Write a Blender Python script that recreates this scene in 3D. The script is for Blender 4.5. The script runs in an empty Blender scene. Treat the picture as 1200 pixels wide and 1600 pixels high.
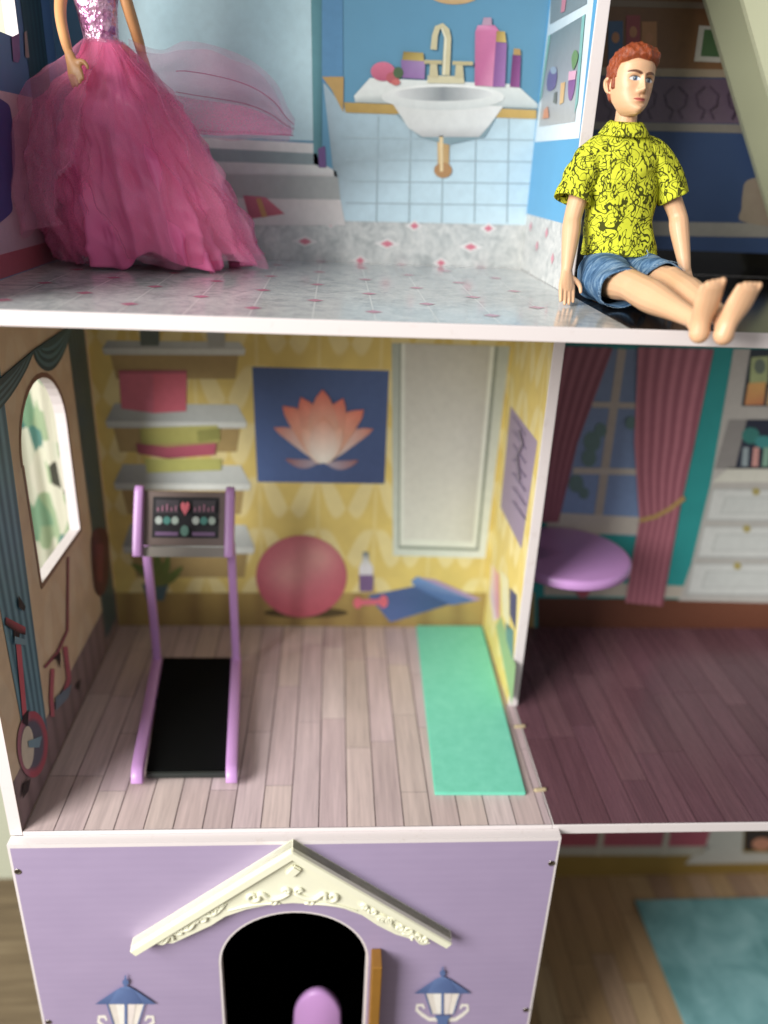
import bpy, bmesh, math, random
import numpy as np
from mathutils import Vector, Matrix
from mathutils.geometry import tessellate_polygon
random.seed(7); rng = np.random.default_rng(7)
PI = math.pi
K = 0.0115                       # one modelling unit is 1.15 cm; everything below is written in units

# ---------------------------------------------------------------- camera, light, exposure
scene = bpy.context.scene
COL = scene.collection
CAM = np.array([20.0157, -40.4163, 41.2294]); YAW, PITCH, ROLL, FPX = 0.0739, 0.4132, 0.0441, 1233.37
_fw = np.array([math.sin(YAW)*math.cos(PITCH), math.cos(YAW)*math.cos(PITCH), -math.sin(PITCH)])
_r = np.array([math.cos(YAW), -math.sin(YAW), 0.0]); _u = np.cross(_r, _fw)
CR = _r*math.cos(ROLL) + _u*math.sin(ROLL); CU = -_r*math.sin(ROLL) + _u*math.cos(ROLL)
cd = bpy.data.cameras.new('camera'); cam = bpy.data.objects.new('camera', cd); COL.objects.link(cam)
M = Matrix(((CR[0], CU[0], -_fw[0], CAM[0]*K), (CR[1], CU[1], -_fw[1], CAM[1]*K), (CR[2], CU[2], -_fw[2], CAM[2]*K), (0, 0, 0, 1)))
cam.matrix_world = M
cd.sensor_fit = 'VERTICAL'; cd.sensor_height = 24; cd.sensor_width = 18; cd.lens = 24*FPX/1600
cd.clip_start = 0.01; cd.clip_end = 50
cd.dof.use_dof = True; cd.dof.focus_distance = 47.8*K; cd.dof.aperture_fstop = 1.75
scene.camera = cam

world = bpy.data.worlds.new('World'); scene.world = world; world.use_nodes = True
bg = world.node_tree.nodes['Background']; bg.inputs['Color'].default_value = (0.93, 0.97, 1.0, 1); bg.inputs['Strength'].default_value = 0.38
def area(name, pos, target, sx, sy, power, color):
    l = bpy.data.lights.new(name, 'AREA'); l.shape = 'RECTANGLE'; l.size = sx; l.size_y = sy; l.energy = power; l.color = color
    o = bpy.data.objects.new(name, l); COL.objects.link(o)
    p = Vector(pos)*K; t = Vector(target)*K
    o.location = p; o.rotation_euler = (t-p).to_track_quat('-Z', 'Y').to_euler(); return o
area('window_light', (20-120, 5-98, 12+72), (20, 8, 12), 0.95, 1.1, 76, (1.0, 0.985, 0.95))
vs = scene.view_settings; vs.view_transform = 'Standard'; vs.look = 'None'; vs.exposure = 0; vs.gamma = 1
scene.cycles.max_bounces = 8; scene.cycles.transparent_max_bounces = 16; scene.cycles.use_denoising = True

# ---------------------------------------------------------------- helpers
def lin(c): return tuple(x/12.92 if x <= .04045 else ((x+.055)/1.055)**2.4 for x in c)
def C(h):
    if not isinstance(h, str): return tuple(h)
    h = h.lstrip('#'); return lin(tuple(int(h[i:i+2], 16)/255 for i in (0, 2, 4)))
def mix(a, b, t): t = max(0, min(1, t)); return tuple(x*(1-t)+y*t for x, y in zip(a, b))
def sm(a, b, x): t = np.clip((x-a)/(b-a), 0, 1); return t*t*(3-2*t)

class NT:
    def __init__(s, name):
        s.m = bpy.data.materials.new(name); s.m.use_nodes = True; s.t = s.m.node_tree; s.n = s.t.nodes; s.b = s.n['Principled BSDF']
    def new(s, typ, **kw):
        n = s.n.new(typ)
        for k, v in kw.items(): setattr(n, k, v)
        return n
    def link(s, a, b): s.t.links.new(a, b)
    def val(s, x, sock):
        if hasattr(x, 'is_output'): s.link(x, sock)
        else: sock.default_value = x
    def math(s, op, a, b=0.0, c=0.0):
        n = s.new('ShaderNodeMath', operation=op); s.val(a, n.inputs[0]); s.val(b, n.inputs[1])
        if len(n.inputs) > 2: s.val(c, n.inputs[2])
        return n.outputs[0]
    def mixc(s, f, a, b, mode='MIX'):
        n = s.new('ShaderNodeMix', data_type='RGBA', blend_type=mode); s.val(f, n.inputs[0])
        for x, i in ((a, 6), (b, 7)):
            if hasattr(x, 'is_output'): s.link(x, n.inputs[i])
            else: n.inputs[i].default_value = (*x[:3], 1)
        return n.outputs[2]
    def ramp(s, f, stops, interp='LINEAR'):
        n = s.new('ShaderNodeValToRGB'); n.color_ramp.interpolation = interp; e = n.color_ramp.elements
        while len(e) < len(stops): e.new(.5)
        for el, (p, c) in zip(e, stops): el.position = p; el.color = (*c[:3], 1)
        s.link(f, n.inputs[0]); return n.outputs[0]
    def noise(s, vec, scale, detail=3, rough=.5, dist=0):
        n = s.new('ShaderNodeTexNoise'); n.inputs['Scale'].default_value = scale; n.inputs['Detail'].default_value = detail
        n.inputs['Roughness'].default_value = rough; n.inputs['Distortion'].default_value = dist
        if vec is not None: s.link(vec, n.inputs['Vector'])
        return n.outputs['Fac']
    def pos(s, scale=(1, 1, 1), kind='geo'):          # world position in modelling units, or object space
        if kind == 'geo': v = s.new('ShaderNodeNewGeometry').outputs['Position']
        else: v = s.new('ShaderNodeTexCoord').outputs['Object']
        m = s.new('ShaderNodeMapping'); m.inputs['Scale'].default_value = tuple(x/K for x in scale); s.link(v, m.inputs['Vector']); return m.outputs[0]
    def xyz(s, v):
        n = s.new('ShaderNodeSeparateXYZ'); s.link(v, n.inputs[0]); return n.outputs
    def attr(s, name='Col'): return s.new('ShaderNodeVertexColor', layer_name=name).outputs['Color']
    def bump(s, h, strength, dist=.02):
        n = s.new('ShaderNodeBump'); n.inputs['Strength'].default_value = strength; n.inputs['Distance'].default_value = dist*K
        s.link(h, n.inputs['Height']); s.link(n.outputs[0], s.b.inputs['Normal'])
    def fin(s, col=None, rough=.5, spec=.5, **kw):
        if col is not None:
            if hasattr(col, 'is_output'): s.link(col, s.b.inputs['Base Color'])
            else: s.b.inputs['Base Color'].default_value = (*col[:3], 1)
        s.val(rough, s.b.inputs['Roughness']); s.b.inputs['Specular IOR Level'].default_value = spec
        for k, v in kw.items(): s.b.inputs[k].default_value = v
        return s.m

def plain(name, col, rough=.5, spec=.5, mottle=.06, scale=.6, bump=0, **kw):
    n = NT(name); c = C(col); f = n.noise(n.pos(), scale, 4, .6)
    col = n.mixc(f, tuple(x*(1-mottle) for x in c), tuple(min(1, x*(1+mottle)) for x in c))
    if bump: n.bump(n.noise(n.pos(), 14, 3), bump)
    return n.fin(col, rough, spec, **kw)

def base_of(o):
    v = np.zeros(3)
    while o is not None: v = v + np.array(o.location)/K; o = o.parent
    return v
def link(o, parent=None):
    COL.objects.link(o)
    if parent is not None: o.parent = parent
    return o
def mesh_obj(name, verts, faces, mat, parent=None, smooth=False, cols=None, fmat=None):
    me = bpy.data.meshes.new(name)
    b = base_of(parent) if parent is not None else np.zeros(3)
    V = (np.asarray(verts, float).reshape(-1, 3) - b)*K
    me.from_pydata([tuple(v) for v in V], [], [tuple(int(i) for i in f) for f in faces])
    for m in (mat if isinstance(mat, (list, tuple)) else [mat]): me.materials.append(m)
    if fmat is not None: me.polygons.foreach_set('material_index', fmat)
    if cols is not None:
        a = me.color_attributes.new('Col', 'FLOAT_COLOR', 'POINT')
        cc = np.ones((len(V), 4)); cc[:, :3] = np.asarray(cols); a.data.foreach_set('color', cc.ravel())
    if smooth: me.polygons.foreach_set('use_smooth', [True]*len(me.polygons))
    me.update()
    return link(bpy.data.objects.new(name, me), parent)
def thing(name, base, label, cat, group=None):
    o = bpy.data.objects.new(name, None); COL.objects.link(o); o.location = Vector(base)*K
    o.empty_display_size = .01; o['label'] = label; o['category'] = cat
    if group: o['group'] = group
    return o
def tag(o, label, cat, group=None):
    o['label'] = label; o['category'] = cat
    if group: o['group'] = group
    return o
def box_data(x0, x1, y0, y1, z0, z1, bev=0.0):
    if bev <= 0:
        v = [(x, y, z) for x in (x0, x1) for y in (y0, y1) for z in (z0, z1)]
        return v, [(0, 1, 3, 2), (4, 6, 7, 5), (0, 4, 5, 1), (2, 3, 7, 6), (0, 2, 6, 4), (1, 5, 7, 3)]
    bm = bmesh.new(); bmesh.ops.create_cube(bm, size=1)
    for v in bm.verts: v.co = Vector(((x0+x1)/2+v.co.x*(x1-x0), (y0+y1)/2+v.co.y*(y1-y0), (z0+z1)/2+v.co.z*(z1-z0)))
    bmesh.ops.bevel(bm, geom=bm.edges[:], offset=bev, segments=2, affect='EDGES', profile=.5)
    bm.verts.index_update(); v = [tuple(x.co) for x in bm.verts]; f = [tuple(x.index for x in q.verts) for q in bm.faces]; bm.free(); return v, f
def box(name, x0, x1, y0, y1, z0, z1, mat, parent=None, bev=0.0):
    v, f = box_data(x0, x1, y0, y1, z0, z1, bev); return mesh_obj(name, v, f, mat, parent)
def plate(name, outer, holes, to3, n, thick, mats, parent=None):
    """flat board: outline with holes in 2-D, to3 maps (a,b)->point on the printed face, n = inward thickness direction. mats = (front, edge)"""
    loops = [outer]+list(holes); V = [p for l in loops for p in l]
    tri = tessellate_polygon([[Vector((p[0], p[1], 0)) for p in l] for l in loops])
    A = [np.array(to3(*p), float) for p in V]; n = np.array(n, float)
    N = len(A); verts = A+[a+n*thick for a in A]; faces = []; fm = []
    a, b, c = tri[0]; nn = np.cross(A[b]-A[a], A[c]-A[a])
    for t in tri:
        nn = np.cross(A[t[1]]-A[t[0]], A[t[2]]-A[t[0]])
        if np.dot(nn, n) > 0: t = t[::-1]
        faces.append(tuple(t)); fm.append(0); faces.append(tuple(i+N for i in t[::-1])); fm.append(1)
    s = 0
    for l in loops:
        m = len(l)
        for i in range(m): faces.append((s+i, s+(i+1) % m, s+(i+1) % m+N, s+i+N)); fm.append(1)
        s += m
    o = mesh_obj(name, verts, faces, list(mats), parent, fmat=fm)
    bm = bmesh.new(); bm.from_mesh(o.data); bmesh.ops.recalc_face_normals(bm, faces=bm.faces); bm.to_mesh(o.data); bm.free()
    return o

# photograph pixels (1200 x 1600) measured onto a known plane of the house
def ray(px, py):
    d = _fw + CR*(px-600)/FPX - CU*(py-800)/FPX; return d
def hit(px, py, ax, val):
    d = ray(px, py); return CAM + d*(val-CAM[ax])/d[ax]
class Plane:
    def __init__(s, ax, val, nsign): s.ax, s.val, s.ns = ax, val, nsign
    def at(s, px, py, layer=1):
        p = hit(px, py, s.ax, s.val); p[s.ax] = s.val+s.ns*.014*layer; return p
    def uv(s, a, b, layer=1):       # in-plane coordinates instead of pixels
        o = [i for i in range(3) if i != s.ax]; p = np.zeros(3); p[o[0]] = a; p[o[1]] = b; p[s.ax] = s.val+s.ns*.014*layer; return p

class Print:
    """flat printed picture on a plane: polygons, each with its own ink colours"""
    def __init__(s, plane, uv=False): s.pl = plane; s.V = []; s.F = []; s.C = []; s.layer = 1; s.f = plane.uv if uv else plane.at
    def poly(s, pts, col):
        b = len(s.V); cols = [C(c) for c in col] if isinstance(col, list) else [C(col)]*len(pts)
        for p, c in zip(pts, cols): s.V.append(s.f(p[0], p[1], s.layer)); s.C.append(c)
        tri = tessellate_polygon([[Vector((p[0], p[1], 0)) for p in pts]])
        for t in tri: s.F.append(tuple(b+i for i in t))
        s.layer += 1; return s
    def smooth(s, pts, col, n=6):
        return s.poly(catmull(pts, n), col)
    def ell(s, cx, cy, rx, ry, col, n=28, rot=0):
        return s.poly([(cx+rx*math.cos(t)*math.cos(rot)-ry*math.sin(t)*math.sin(rot), cy+rx*math.cos(t)*math.sin(rot)+ry*math.sin(t)*math.cos(rot)) for t in (2*PI*i/n for i in range(n))], col)
    def disc(s, cx, cy, rx, ry, fn, nr=8, n=32):
        b = len(s.V)
        for j in range(nr+1):
            for i in range(n):
                t = 2*PI*i/n; u, v = math.cos(t)*j/nr, math.sin(t)*j/nr
                s.V.append(s.f(cx+rx*u, cy+ry*v, s.layer)); s.C.append(C(fn(u, v)))
        for j in range(nr):
            for i in range(n): s.F.append((b+j*n+i, b+j*n+(i+1) % n, b+(j+1)*n+(i+1) % n, b+(j+1)*n+i))
        s.layer += 1; return s
    def grid(s, q, nx, ny, fn):
        """q: four corners tl,tr,br,bl; fn(u,v) colour"""
        b = len(s.V); q = [np.array(x, float) for x in q]
        for j in range(ny+1):
            for i in range(nx+1):
                u, v = i/nx, j/ny; p = (q[0]*(1-u)+q[1]*u)*(1-v)+(q[3]*(1-u)+q[2]*u)*v
                s.V.append(s.f(p[0], p[1], s.layer)); s.C.append(C(fn(u, v)))
        for j in range(ny):
            for i in range(nx): k = b+j*(nx+1)+i; s.F.append((k, k+1, k+nx+2, k+nx+1))
        s.layer += 1; return s
    def line(s, pts, w, col):
        pts = [np.array(p, float) for p in pts]; L = []; R = []
        for i, p in enumerate(pts):
            d = pts[min(i+1, len(pts)-1)]-pts[max(i-1, 0)]; d = d/max(np.linalg.norm(d), 1e-6); n = np.array([-d[1], d[0]])
            ww = w[i] if isinstance(w, (list, tuple)) else w
            L.append(tuple(p+n*ww/2)); R.append(tuple(p-n*ww/2))
        return s.poly(L+R[::-1], col)
    def build(s, name, parent, mat=None):
        o = mesh_obj(name, s.V, s.F, mat or M_PRINT, parent, cols=s.C)
        # all faces towards the room
        bm = bmesh.new(); bm.from_mesh(o.data); ax = s.pl.ax
        for f in bm.faces:
            if f.normal[ax]*s.pl.ns < 0: f.normal_flip()
        bm.to_mesh(o.data); bm.free(); return o
def catmull(pts, n=6, closed=True):
    P = [np.array(p, float) for p in pts]; m = len(P); out = []
    for i in range(m if closed else m-1):
        g = (lambda k: P[k % m]) if closed else (lambda k: P[max(0, min(m-1, k))])
        p0, p1, p2, p3 = g(i-1), g(i), g(i+1), g(i+2)
        for j in range(n):
            t = j/n; out.append(.5*((2*p1)+(p2-p0)*t+(2*p0-5*p1+4*p2-p3)*t*t+(-p0+3*p1-3*p2+p3)*t**3))
    if not closed: out.append(P[-1])
    return [tuple(x) for x in out]

def loft(rings, cap0=False, cap1=False, closed=True):
    """rings: list of equal-length point lists -> verts, faces"""
    n = len(rings[0]); V = [p for r in rings for p in r]; F = []
    for j in range(len(rings)-1):
        for i in range(n if closed else n-1):
            F.append((j*n+i, j*n+(i+1) % n, (j+1)*n+(i+1) % n, (j+1)*n+i))
    if cap0: F.append(tuple(range(n))[::-1])
    if cap1: F.append(tuple((len(rings)-1)*n+i for i in range(n)))
    return V, F
def tube(path, radii, n=14, up=(0, 0, 1), caps=True, sub=5):
    """smooth tapered limb along path; radii = (side, front) per point or single numbers"""
    P = np.array(catmull(path, sub, closed=False)); R = [r if isinstance(r, (tuple, list)) else (r, r) for r in (radii if isinstance(radii, (list, tuple)) else [radii]*len(path))]
    R = np.array(catmull(R, sub, closed=False)); R = np.maximum(R, .01); rings = []
    upv = np.array(up, float)
    for i in range(len(P)):
        t = P[min(i+1, len(P)-1)]-P[max(i-1, 0)]; t = t/np.linalg.norm(t)
        s = np.cross(upv, t)
        if np.linalg.norm(s) < 1e-3: s = np.cross((0.01, 1, 0), t)
        s = s/np.linalg.norm(s); f = np.cross(t, s)
        rings.append([P[i]+s*R[i][0]*math.cos(a)+f*R[i][1]*math.sin(a) for a in (2*PI*k/n for k in range(n))])
    if caps:
        r0 = [P[0]+(np.array(p)-P[0])*.02 for p in rings[0]]; r1 = [P[-1]+(np.array(p)-P[-1])*.02 for p in rings[-1]]
        t0 = P[0]-P[1]; t0 /= np.linalg.norm(t0); t1 = P[-1]-P[-2]; t1 /= np.linalg.norm(t1); e0 = R[0].mean(); e1 = R[-1].mean()
        def dome(ring, c, t, e, k): return [c+(np.array(p)-c)*math.cos(k)+t*e*math.sin(k) for p in ring]
        A = [dome(rings[0], P[0], t0, e0, k) for k in (1.45, 1.1, .75, .4)]; B = [dome(rings[-1], P[-1], t1, e1, k) for k in (.4, .75, 1.1, 1.45)]
        rings = A+rings+B
    return loft(rings, caps, caps)
def blob(c, r, n=16, m=10, rot=None):
    V = []; rings = []
    R = rot if rot is not None else np.eye(3)
    for j in range(m+1):
        th = PI*(j+.02*(1 if j == 0 else -1 if j == m else 0))/m
        rings.append([np.array(c)+R@np.array([r[0]*math.sin(th)*math.cos(2*PI*i/n), r[1]*math.sin(th)*math.sin(2*PI*i/n), r[2]*math.cos(th)]) for i in range(n)])
    return loft(rings, True, True)
def join(parts):
    V = []; F = []
    for v, f in parts:
        b = len(V); V += [tuple(x) for x in v]; F += [tuple(i+b for i in q) for q in f]
    return V, F
def remesh(V, F, voxel, smooth=4, factor=.5):
    me = bpy.data.meshes.new('tmp'); me.from_pydata([tuple(float(c) for c in v) for v in V], [], F)
    bm = bmesh.new(); bm.from_mesh(me); bmesh.ops.recalc_face_normals(bm, faces=bm.faces); bm.to_mesh(me); bm.free()
    o = bpy.data.objects.new('tmp', me); COL.objects.link(o)
    r = o.modifiers.new('r', 'REMESH'); r.mode = 'VOXEL'; r.voxel_size = voxel; r.adaptivity = 0
    if smooth: s = o.modifiers.new('s', 'SMOOTH'); s.iterations = smooth; s.factor = factor
    dg = bpy.context.evaluated_depsgraph_get(); ev = o.evaluated_get(dg); m = ev.to_mesh()
    V = np.zeros(len(m.vertices)*3); m.vertices.foreach_get('co', V); F = [tuple(p.vertices) for p in m.polygons]
    ev.to_mesh_clear(); bpy.data.objects.remove(o); bpy.data.meshes.remove(me); return V.reshape(-1, 3), F

# ---------------------------------------------------------------- materials
def print_mat(name, rough=.4, spec=.45, mott=.05):
    n = NT(name); f = n.noise(n.pos(), 1.6, 5, .65); c = n.attr()
    g = n.ramp(f, [(.3, (1-mott,)*3), (.7, (1+mott,)*3)]); hs = n.new('ShaderNodeHueSaturation'); hs.inputs['Saturation'].default_value = .84; hs.inputs['Value'].default_value = 1.02; n.link(c, hs.inputs['Color']); return n.fin(n.mixc(1.0, hs.outputs[0], g, 'MULTIPLY'), rough, spec)
M_PRINT = print_mat('printed_paper')
M_GLOSSPRINT = print_mat('glossy_printed_paper', .16, .5)
M_WHITE = plain('white_lacquered_board', '#e9e3e1', .45, .4, .03, .5, .05)
n = NT('worn_white_edge'); f = n.noise(n.pos(), 1.1, 6, .7); f2 = n.noise(n.pos(), 7, 4, .7); g = n.ramp(f, [(.25, (.86, .83, .8)), (.42, (1, 1, 1))]); g2 = n.ramp(f2, [(.22, (.72, .66, .6)), (.31, (1, 1, 1))]); n.bump(f2, .12)
M_EDGE = n.fin(n.mixc(1, n.mixc(1, C('#ddd4d3'), g, 'MULTIPLY'), g2, 'MULTIPLY'), .5, .35)
def plank_mat(name, rough):
    n = NT(name); c = n.attr(); p = n.pos((6, .28, 6)); f = n.noise(p, 1.0, 6, .62, .6); f2 = n.noise(n.pos((2.2, .12, 2)), 1, 3, .5)
    g = n.ramp(f, [(.28, (.84, .83, .84)), (.5, (1, 1, 1)), (.72, (1.1, 1.08, 1.09))])
    g2 = n.ramp(f2, [(.3, (.88, .86, .87)), (.7, (1.1, 1.08, 1.08))])
    col = n.mixc(1, n.mixc(1, c, g, 'MULTIPLY'), g2, 'MULTIPLY'); r = n.math('MULTIPLY_ADD', f, .2, rough-.1)
    return n.fin(col, r, .45)
M_PLANK = plank_mat('printed_plank', .33); M_DARKPLANK = plank_mat('dark_printed_plank', .27)
M_GAP = plain('dark_seam', '#2c1f22', .7, .2)
def marble():
    n = NT('printed_grey_marble'); p = n.pos(); f = n.noise(p, .55, 8, .68, 1.2); f2 = n.noise(p, 2.6, 5, .7, .5)
    c = n.ramp(f, [(.28, C('#9ea3a3')), (.46, C('#c4c7c5')), (.6, C('#d6d7d4')), (.8, C('#e4e3df'))])
    g = n.ramp(f2, [(.3, (.78, .79, .8)), (.6, (1.05, 1.04, 1.04))]); return n, n.mixc(1, c, g, 'MULTIPLY')
n, c = marble(); M_MARBLE = n.fin(c, .12, .5)
n, c = marble(); n.m.name = 'printed_marble_border'; M_MARBLEWALL = n.fin(c, .45, .4)
n = NT('black_glossy_print'); f = n.noise(n.pos((3, .3, 3)), 1, 5, .6, .4); M_BLACKFLOOR = n.fin(n.ramp(f, [(.3, C('#0e0c0d')), (.7, C('#1c191a'))]), .14, .5)
def wallpaper(name, base, leaf, ax, per=5.2, shift=.37, vper=5.0, soft=.10):
    n = NT(name); q = n.xyz(n.pos()); u = q[ax]; v = q[2]
    fu = n.math('FRACT', n.math('MULTIPLY_ADD', u, 1/per, shift)); s = n.math('ABSOLUTE', n.math('MULTIPLY_ADD', fu, 2, -1))   # 0 in the middle, 1 at the seam
    curve = n.math('MULTIPLY', n.math('POWER', s, 1.8), .62)
    ph = n.math('FRACT', n.math('SUBTRACT', n.math('MULTIPLY', v, 1/vper), curve))
    wid = n.math('MULTIPLY', n.math('SINE', n.math('MULTIPLY', s, PI)), .36)
    d = n.math('SUBTRACT', wid, n.math('ABSOLUTE', n.math('SUBTRACT', ph, .5)))
    m = n.new('ShaderNodeMapRange', interpolation_type='SMOOTHSTEP'); n.link(d, m.inputs[0]); m.inputs[1].default_value = -.02; m.inputs[2].default_value = soft
    vein = n.math('LESS_THAN', n.math('ABSOLUTE', n.math('SUBTRACT', s, .97)), .03)
    fac = n.math('MAXIMUM', m.outputs[0], n.math('MULTIPLY', vein, .5))
    col = n.mixc(n.math('MULTIPLY', fac, .62), C(base), C(leaf)); nz = n.noise(n.pos(), .5, 3)
    return n.fin(n.mixc(1, col, n.ramp(nz, [(.3, (.92, .9, .88)), (.7, (1.05, 1.04, 1.0))]), 'MULTIPLY'), .5, .35)
M_YELLOW = wallpaper('yellow_leaf_wallpaper', '#dcc67a', '#eae0b2', 0)
M_YELLOWSIDE = wallpaper('yellow_leaf_wallpaper_side', '#ddc878', '#e9dfac', 1, 5.2, .2)
M_BEIGE = wallpaper('beige_leaf_wallpaper', '#d6bda4', '#dcc9b4', 1, 5.6, .1, 6)
n = NT('lilac_printed_front'); p = n.pos(); q = n.xyz(p)
f = n.noise(n.pos((.16, 1, .5)), 1, 4, .6, .3); wv = n.math('SINE', n.math('MULTIPLY', q[2], 9.0)); f2 = n.noise(n.pos(), .25, 2)
M_LILAC = n.fin(n.mixc(n.math('MULTIPLY_ADD', wv, .04, n.math('MULTIPLY_ADD', f, .55, n.math('MULTIPLY', f2, .4))), C('#998aa8'), C('#ad9cba')), .38, .4)
M_BLUEWALL = plain('printed_blue_wall', '#6698b4', .45, .4, .05)
M_TEALWALL = plain('printed_teal_wall', '#2f9492', .5, .35, .12, .4)
M_NAVY = plain('printed_navy_wall', '#42577f', .5, .35)
M_ROOMSHADE = plain('interior_shade_black', '#050404', 1.0, .02)  # shade of the entrance room put into a near-black colour
M_CREAM = plain('cream_moulded_plastic', '#e9e7cf', .38, .45, .03, .8, .03)
M_STAIR = plain('ivory_stair_plastic', '#c3c5a6', .4, .4, .03, .6)
M_STEEL = plain('screw_steel', '#9a948c', .3, .5, .05, Metallic=1.0)
M_HOLE = plain('screw_recess', '#33291f', .6, .3)
M_DOOR = plain('honey_brown_door', '#8f6529', .4, .4, .15, .8)
M_VIOLET = plain('orchid_purple_plastic', '#c292cb', .36, .5, .03)
M_RUBBER = plain('black_foam_rubber', '#050606', .85, .12, .2, 6, .2)

# ---------------------------------------------------------------- the real room behind
def structure(o): o['kind'] = 'structure'; return o
n = NT('brown_wood_floor'); f = n.noise(n.pos((.05, .9, 1)), 1, 6, .6, .8); M_ROOMFLOOR = n.fin(n.ramp(f, [(.3, C('#554736')), (.55, C('#70604a')), (.75, C('#83745c'))]), .45, .4)
M_ROOMWALL = plain('pale_grey_green_wall', '#b9bba6', .7, .3, .04, .1)
structure(box('room_floor', -320, 420, -320, 28, -36.6, -35.6, M_ROOMFLOOR))
structure(box('room_wall', -320, 420, 28, 30, -35.6, 140, M_ROOMWALL))

# ---------------------------------------------------------------- the dollhouse
D, XD, XE, Y1, H, TB = 25.5, 35.15, 35.95, 13.06, 34.0, 0.8
XR = 86.0
house = thing('dollhouse', (36, 12, -35.6), 'large wooden dollhouse with open furnished rooms and a lilac front', 'dollhouse')
PB = Plane(1, D, -1); PL = Plane(0, 0.0, 1); PDV = Plane(0, XD, -1); PF0 = Plane(2, H, 1); PFR = Plane(1, -.8, -1)

def board(name, x0, x1, y0, y1, z0, z1, front=None, side=None, mat=None, bev=.07):
    o = box(name, x0, x1, y0, y1, z0, z1, mat or M_EDGE, house, bev); return o
def sheet(name, plane, a0, a1, b0, b1, mat, parent, layer=1):
    q = [plane.uv(a0, b0, layer), plane.uv(a1, b0, layer), plane.uv(a1, b1, layer), plane.uv(a0, b1, layer)]
    nn = np.cross(q[1]-q[0], q[2]-q[0])
    if nn[plane.ax]*plane.ns < 0: q = q[::-1]
    return mesh_obj(name, q, [(0, 1, 2, 3)], mat, parent)
def planks(parent, x0, x1, y0, y1, z, w, cols, mat, seed, lmin, lmax, joints=None):
    r = random.Random(seed); x = x0; k = 0
    while x < x1-.05:
        xe = min(x+w, x1); y = y0; first = True
        while y < y1-.05:
            L = r.uniform(.25, 1)*lmax if first else r.uniform(lmin, lmax); first = False
            ye = y+L
            if y1-ye < 2: ye = y1
            c = np.array(C(r.choice(cols)))*r.uniform(.95, 1.04); g = .034
            v, f = box_data(x+g, xe-g, y+g*.8, ye-g*.8, z, z+.03)
            mesh_obj('plank', v, f, mat, parent, cols=[c]*len(v)); y = ye
        x = xe; k += 1

# floors
def floor(name, x0, x1, y0, y1, ztop):
    v, f = box_data(x0, x1, y0, y1, ztop-TB, ztop, .05)
    return mesh_obj(name, v, f, [M_EDGE], house)
gf = floor('gym_floor', 0.02, 35.66, 0, D, 0)
sheet('seam_backing', Plane(2, 0, 1), .06, 35.62, .06, D, M_GAP, gf, .6)
planks(gf, .06, 35.62, .07, D, .008, 1.945, ['#c8b7b3', '#c9b9b7', '#c1afac', '#ccbdbb', '#c4b1b3', '#c4b4ae', '#c6b4b6', '#beacab'], M_PLANK, 3, 6, 12)
rf = floor('parlour_floor', 35.68, XR, 0, D, 0)
sheet('seam_backing', Plane(2, 0, 1), 35.74, XR, .06, D, M_GAP, rf, .6)
planks(rf, 35.74, XR, .07, D, .008, 2.05, ['#6c4c54', '#66474f', '#6f5056', '#694a52', '#63454c', '#6d4e55'], M_DARKPLANK, 11, 8, 15)
uf = floor('upper_floor', -TB, XR, 0, D, H)
sheet('marble_floor_print', PF0, -.02, 35.38, .05, D, M_MARBLE, uf, .7)
sheet('black_floor_print', PF0, 35.38, XR, .05, D, M_BLACKFLOOR, uf, .7)
for k in range(-2, 9):                                             # pink diamonds and pale joints of the printed marble tiles
    x = 9.3+3.22*k
    if x < 35: 
        P = Print(PF0, True); P.line([(x, .08), (x, D)], .10, '#dcdcd8'); P.build('pale_tile_joint', uf, M_GLOSSPRINT)
    y = 2.7 if k % 2 == 0 else 5.9
    while y < D and x < 35:
        P = Print(PF0, True); P.layer = 2; P.poly([(x-.5, y), (x, y-.5), (x+.5, y), (x, y+.5)], '#c66a86').build('pink_diamond', uf, M_GLOSSPRINT)
        y += 6.45
M_ROOMSHADE = plain('painted_interior_shade', '#050404', 1.0, .02)  # painted shade: near-black for the walls and floor behind the doorway
lf = floor('living_floor', -TB, XR, 0, D, -H)
sheet('seam_backing', Plane(2, -H, 1), 36.1, XR, .06, D, M_GAP, lf, .6)
planks(lf, 36.1, XR, .07, D, -H+.008, 2.4, ['#b09672', '#a68b68', '#9f8670', '#b69e7a', '#ab9278'], M_PLANK, 5, 9, 16)
sheet('entrance_floor_shade', Plane(2, -H, 1), 0, 35.1, .06, D, M_ROOMSHADE, lf, .6)  # near-black sheet over the white board, painting the shade inside
top = floor('roof_board', -TB, XR, 0, D, 2*H+TB)

# left outer walls with their arched windows
def arch(y0, y1, z0, zs, n=18):
    c, r = (y0+y1)/2, (y1-y0)/2
    return [(y0, z0), (y1, z0)]+[(c+r*math.cos(t), zs+r*math.sin(t)) for t in (PI*i/n for i in range(n+1))]
lw = plate('gym_side_wall', [(0, -.26), (D, -.26), (D, H-TB), (0, H-TB)], [arch(9.0, 18.2, 13.6, 22.4)], lambda a, b: (0, a, b), (-1, 0, 0), TB, (M_BEIGE, M_EDGE), house)
M_LBLUE = plain('printed_slate_blue_wall', '#5a78a0', .45, .4, .06)
ulw = plate('bathroom_side_wall', [(0, H), (D, H), (D, 2*H), (0, 2*H)], [arch(9.0, 18.4, 47.6, 56)], lambda a, b: (0, a, b), (-1, 0, 0), TB, (M_LBLUE, M_EDGE), house)
lowl = box('entrance_side_wall', -TB, 0, 0, D, -H, -TB-.02, M_ROOMSHADE, house)
ww = box('outer_side_wall', XR, XR+TB, 0, D, -H, 2*H, M_EDGE, house)
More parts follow.
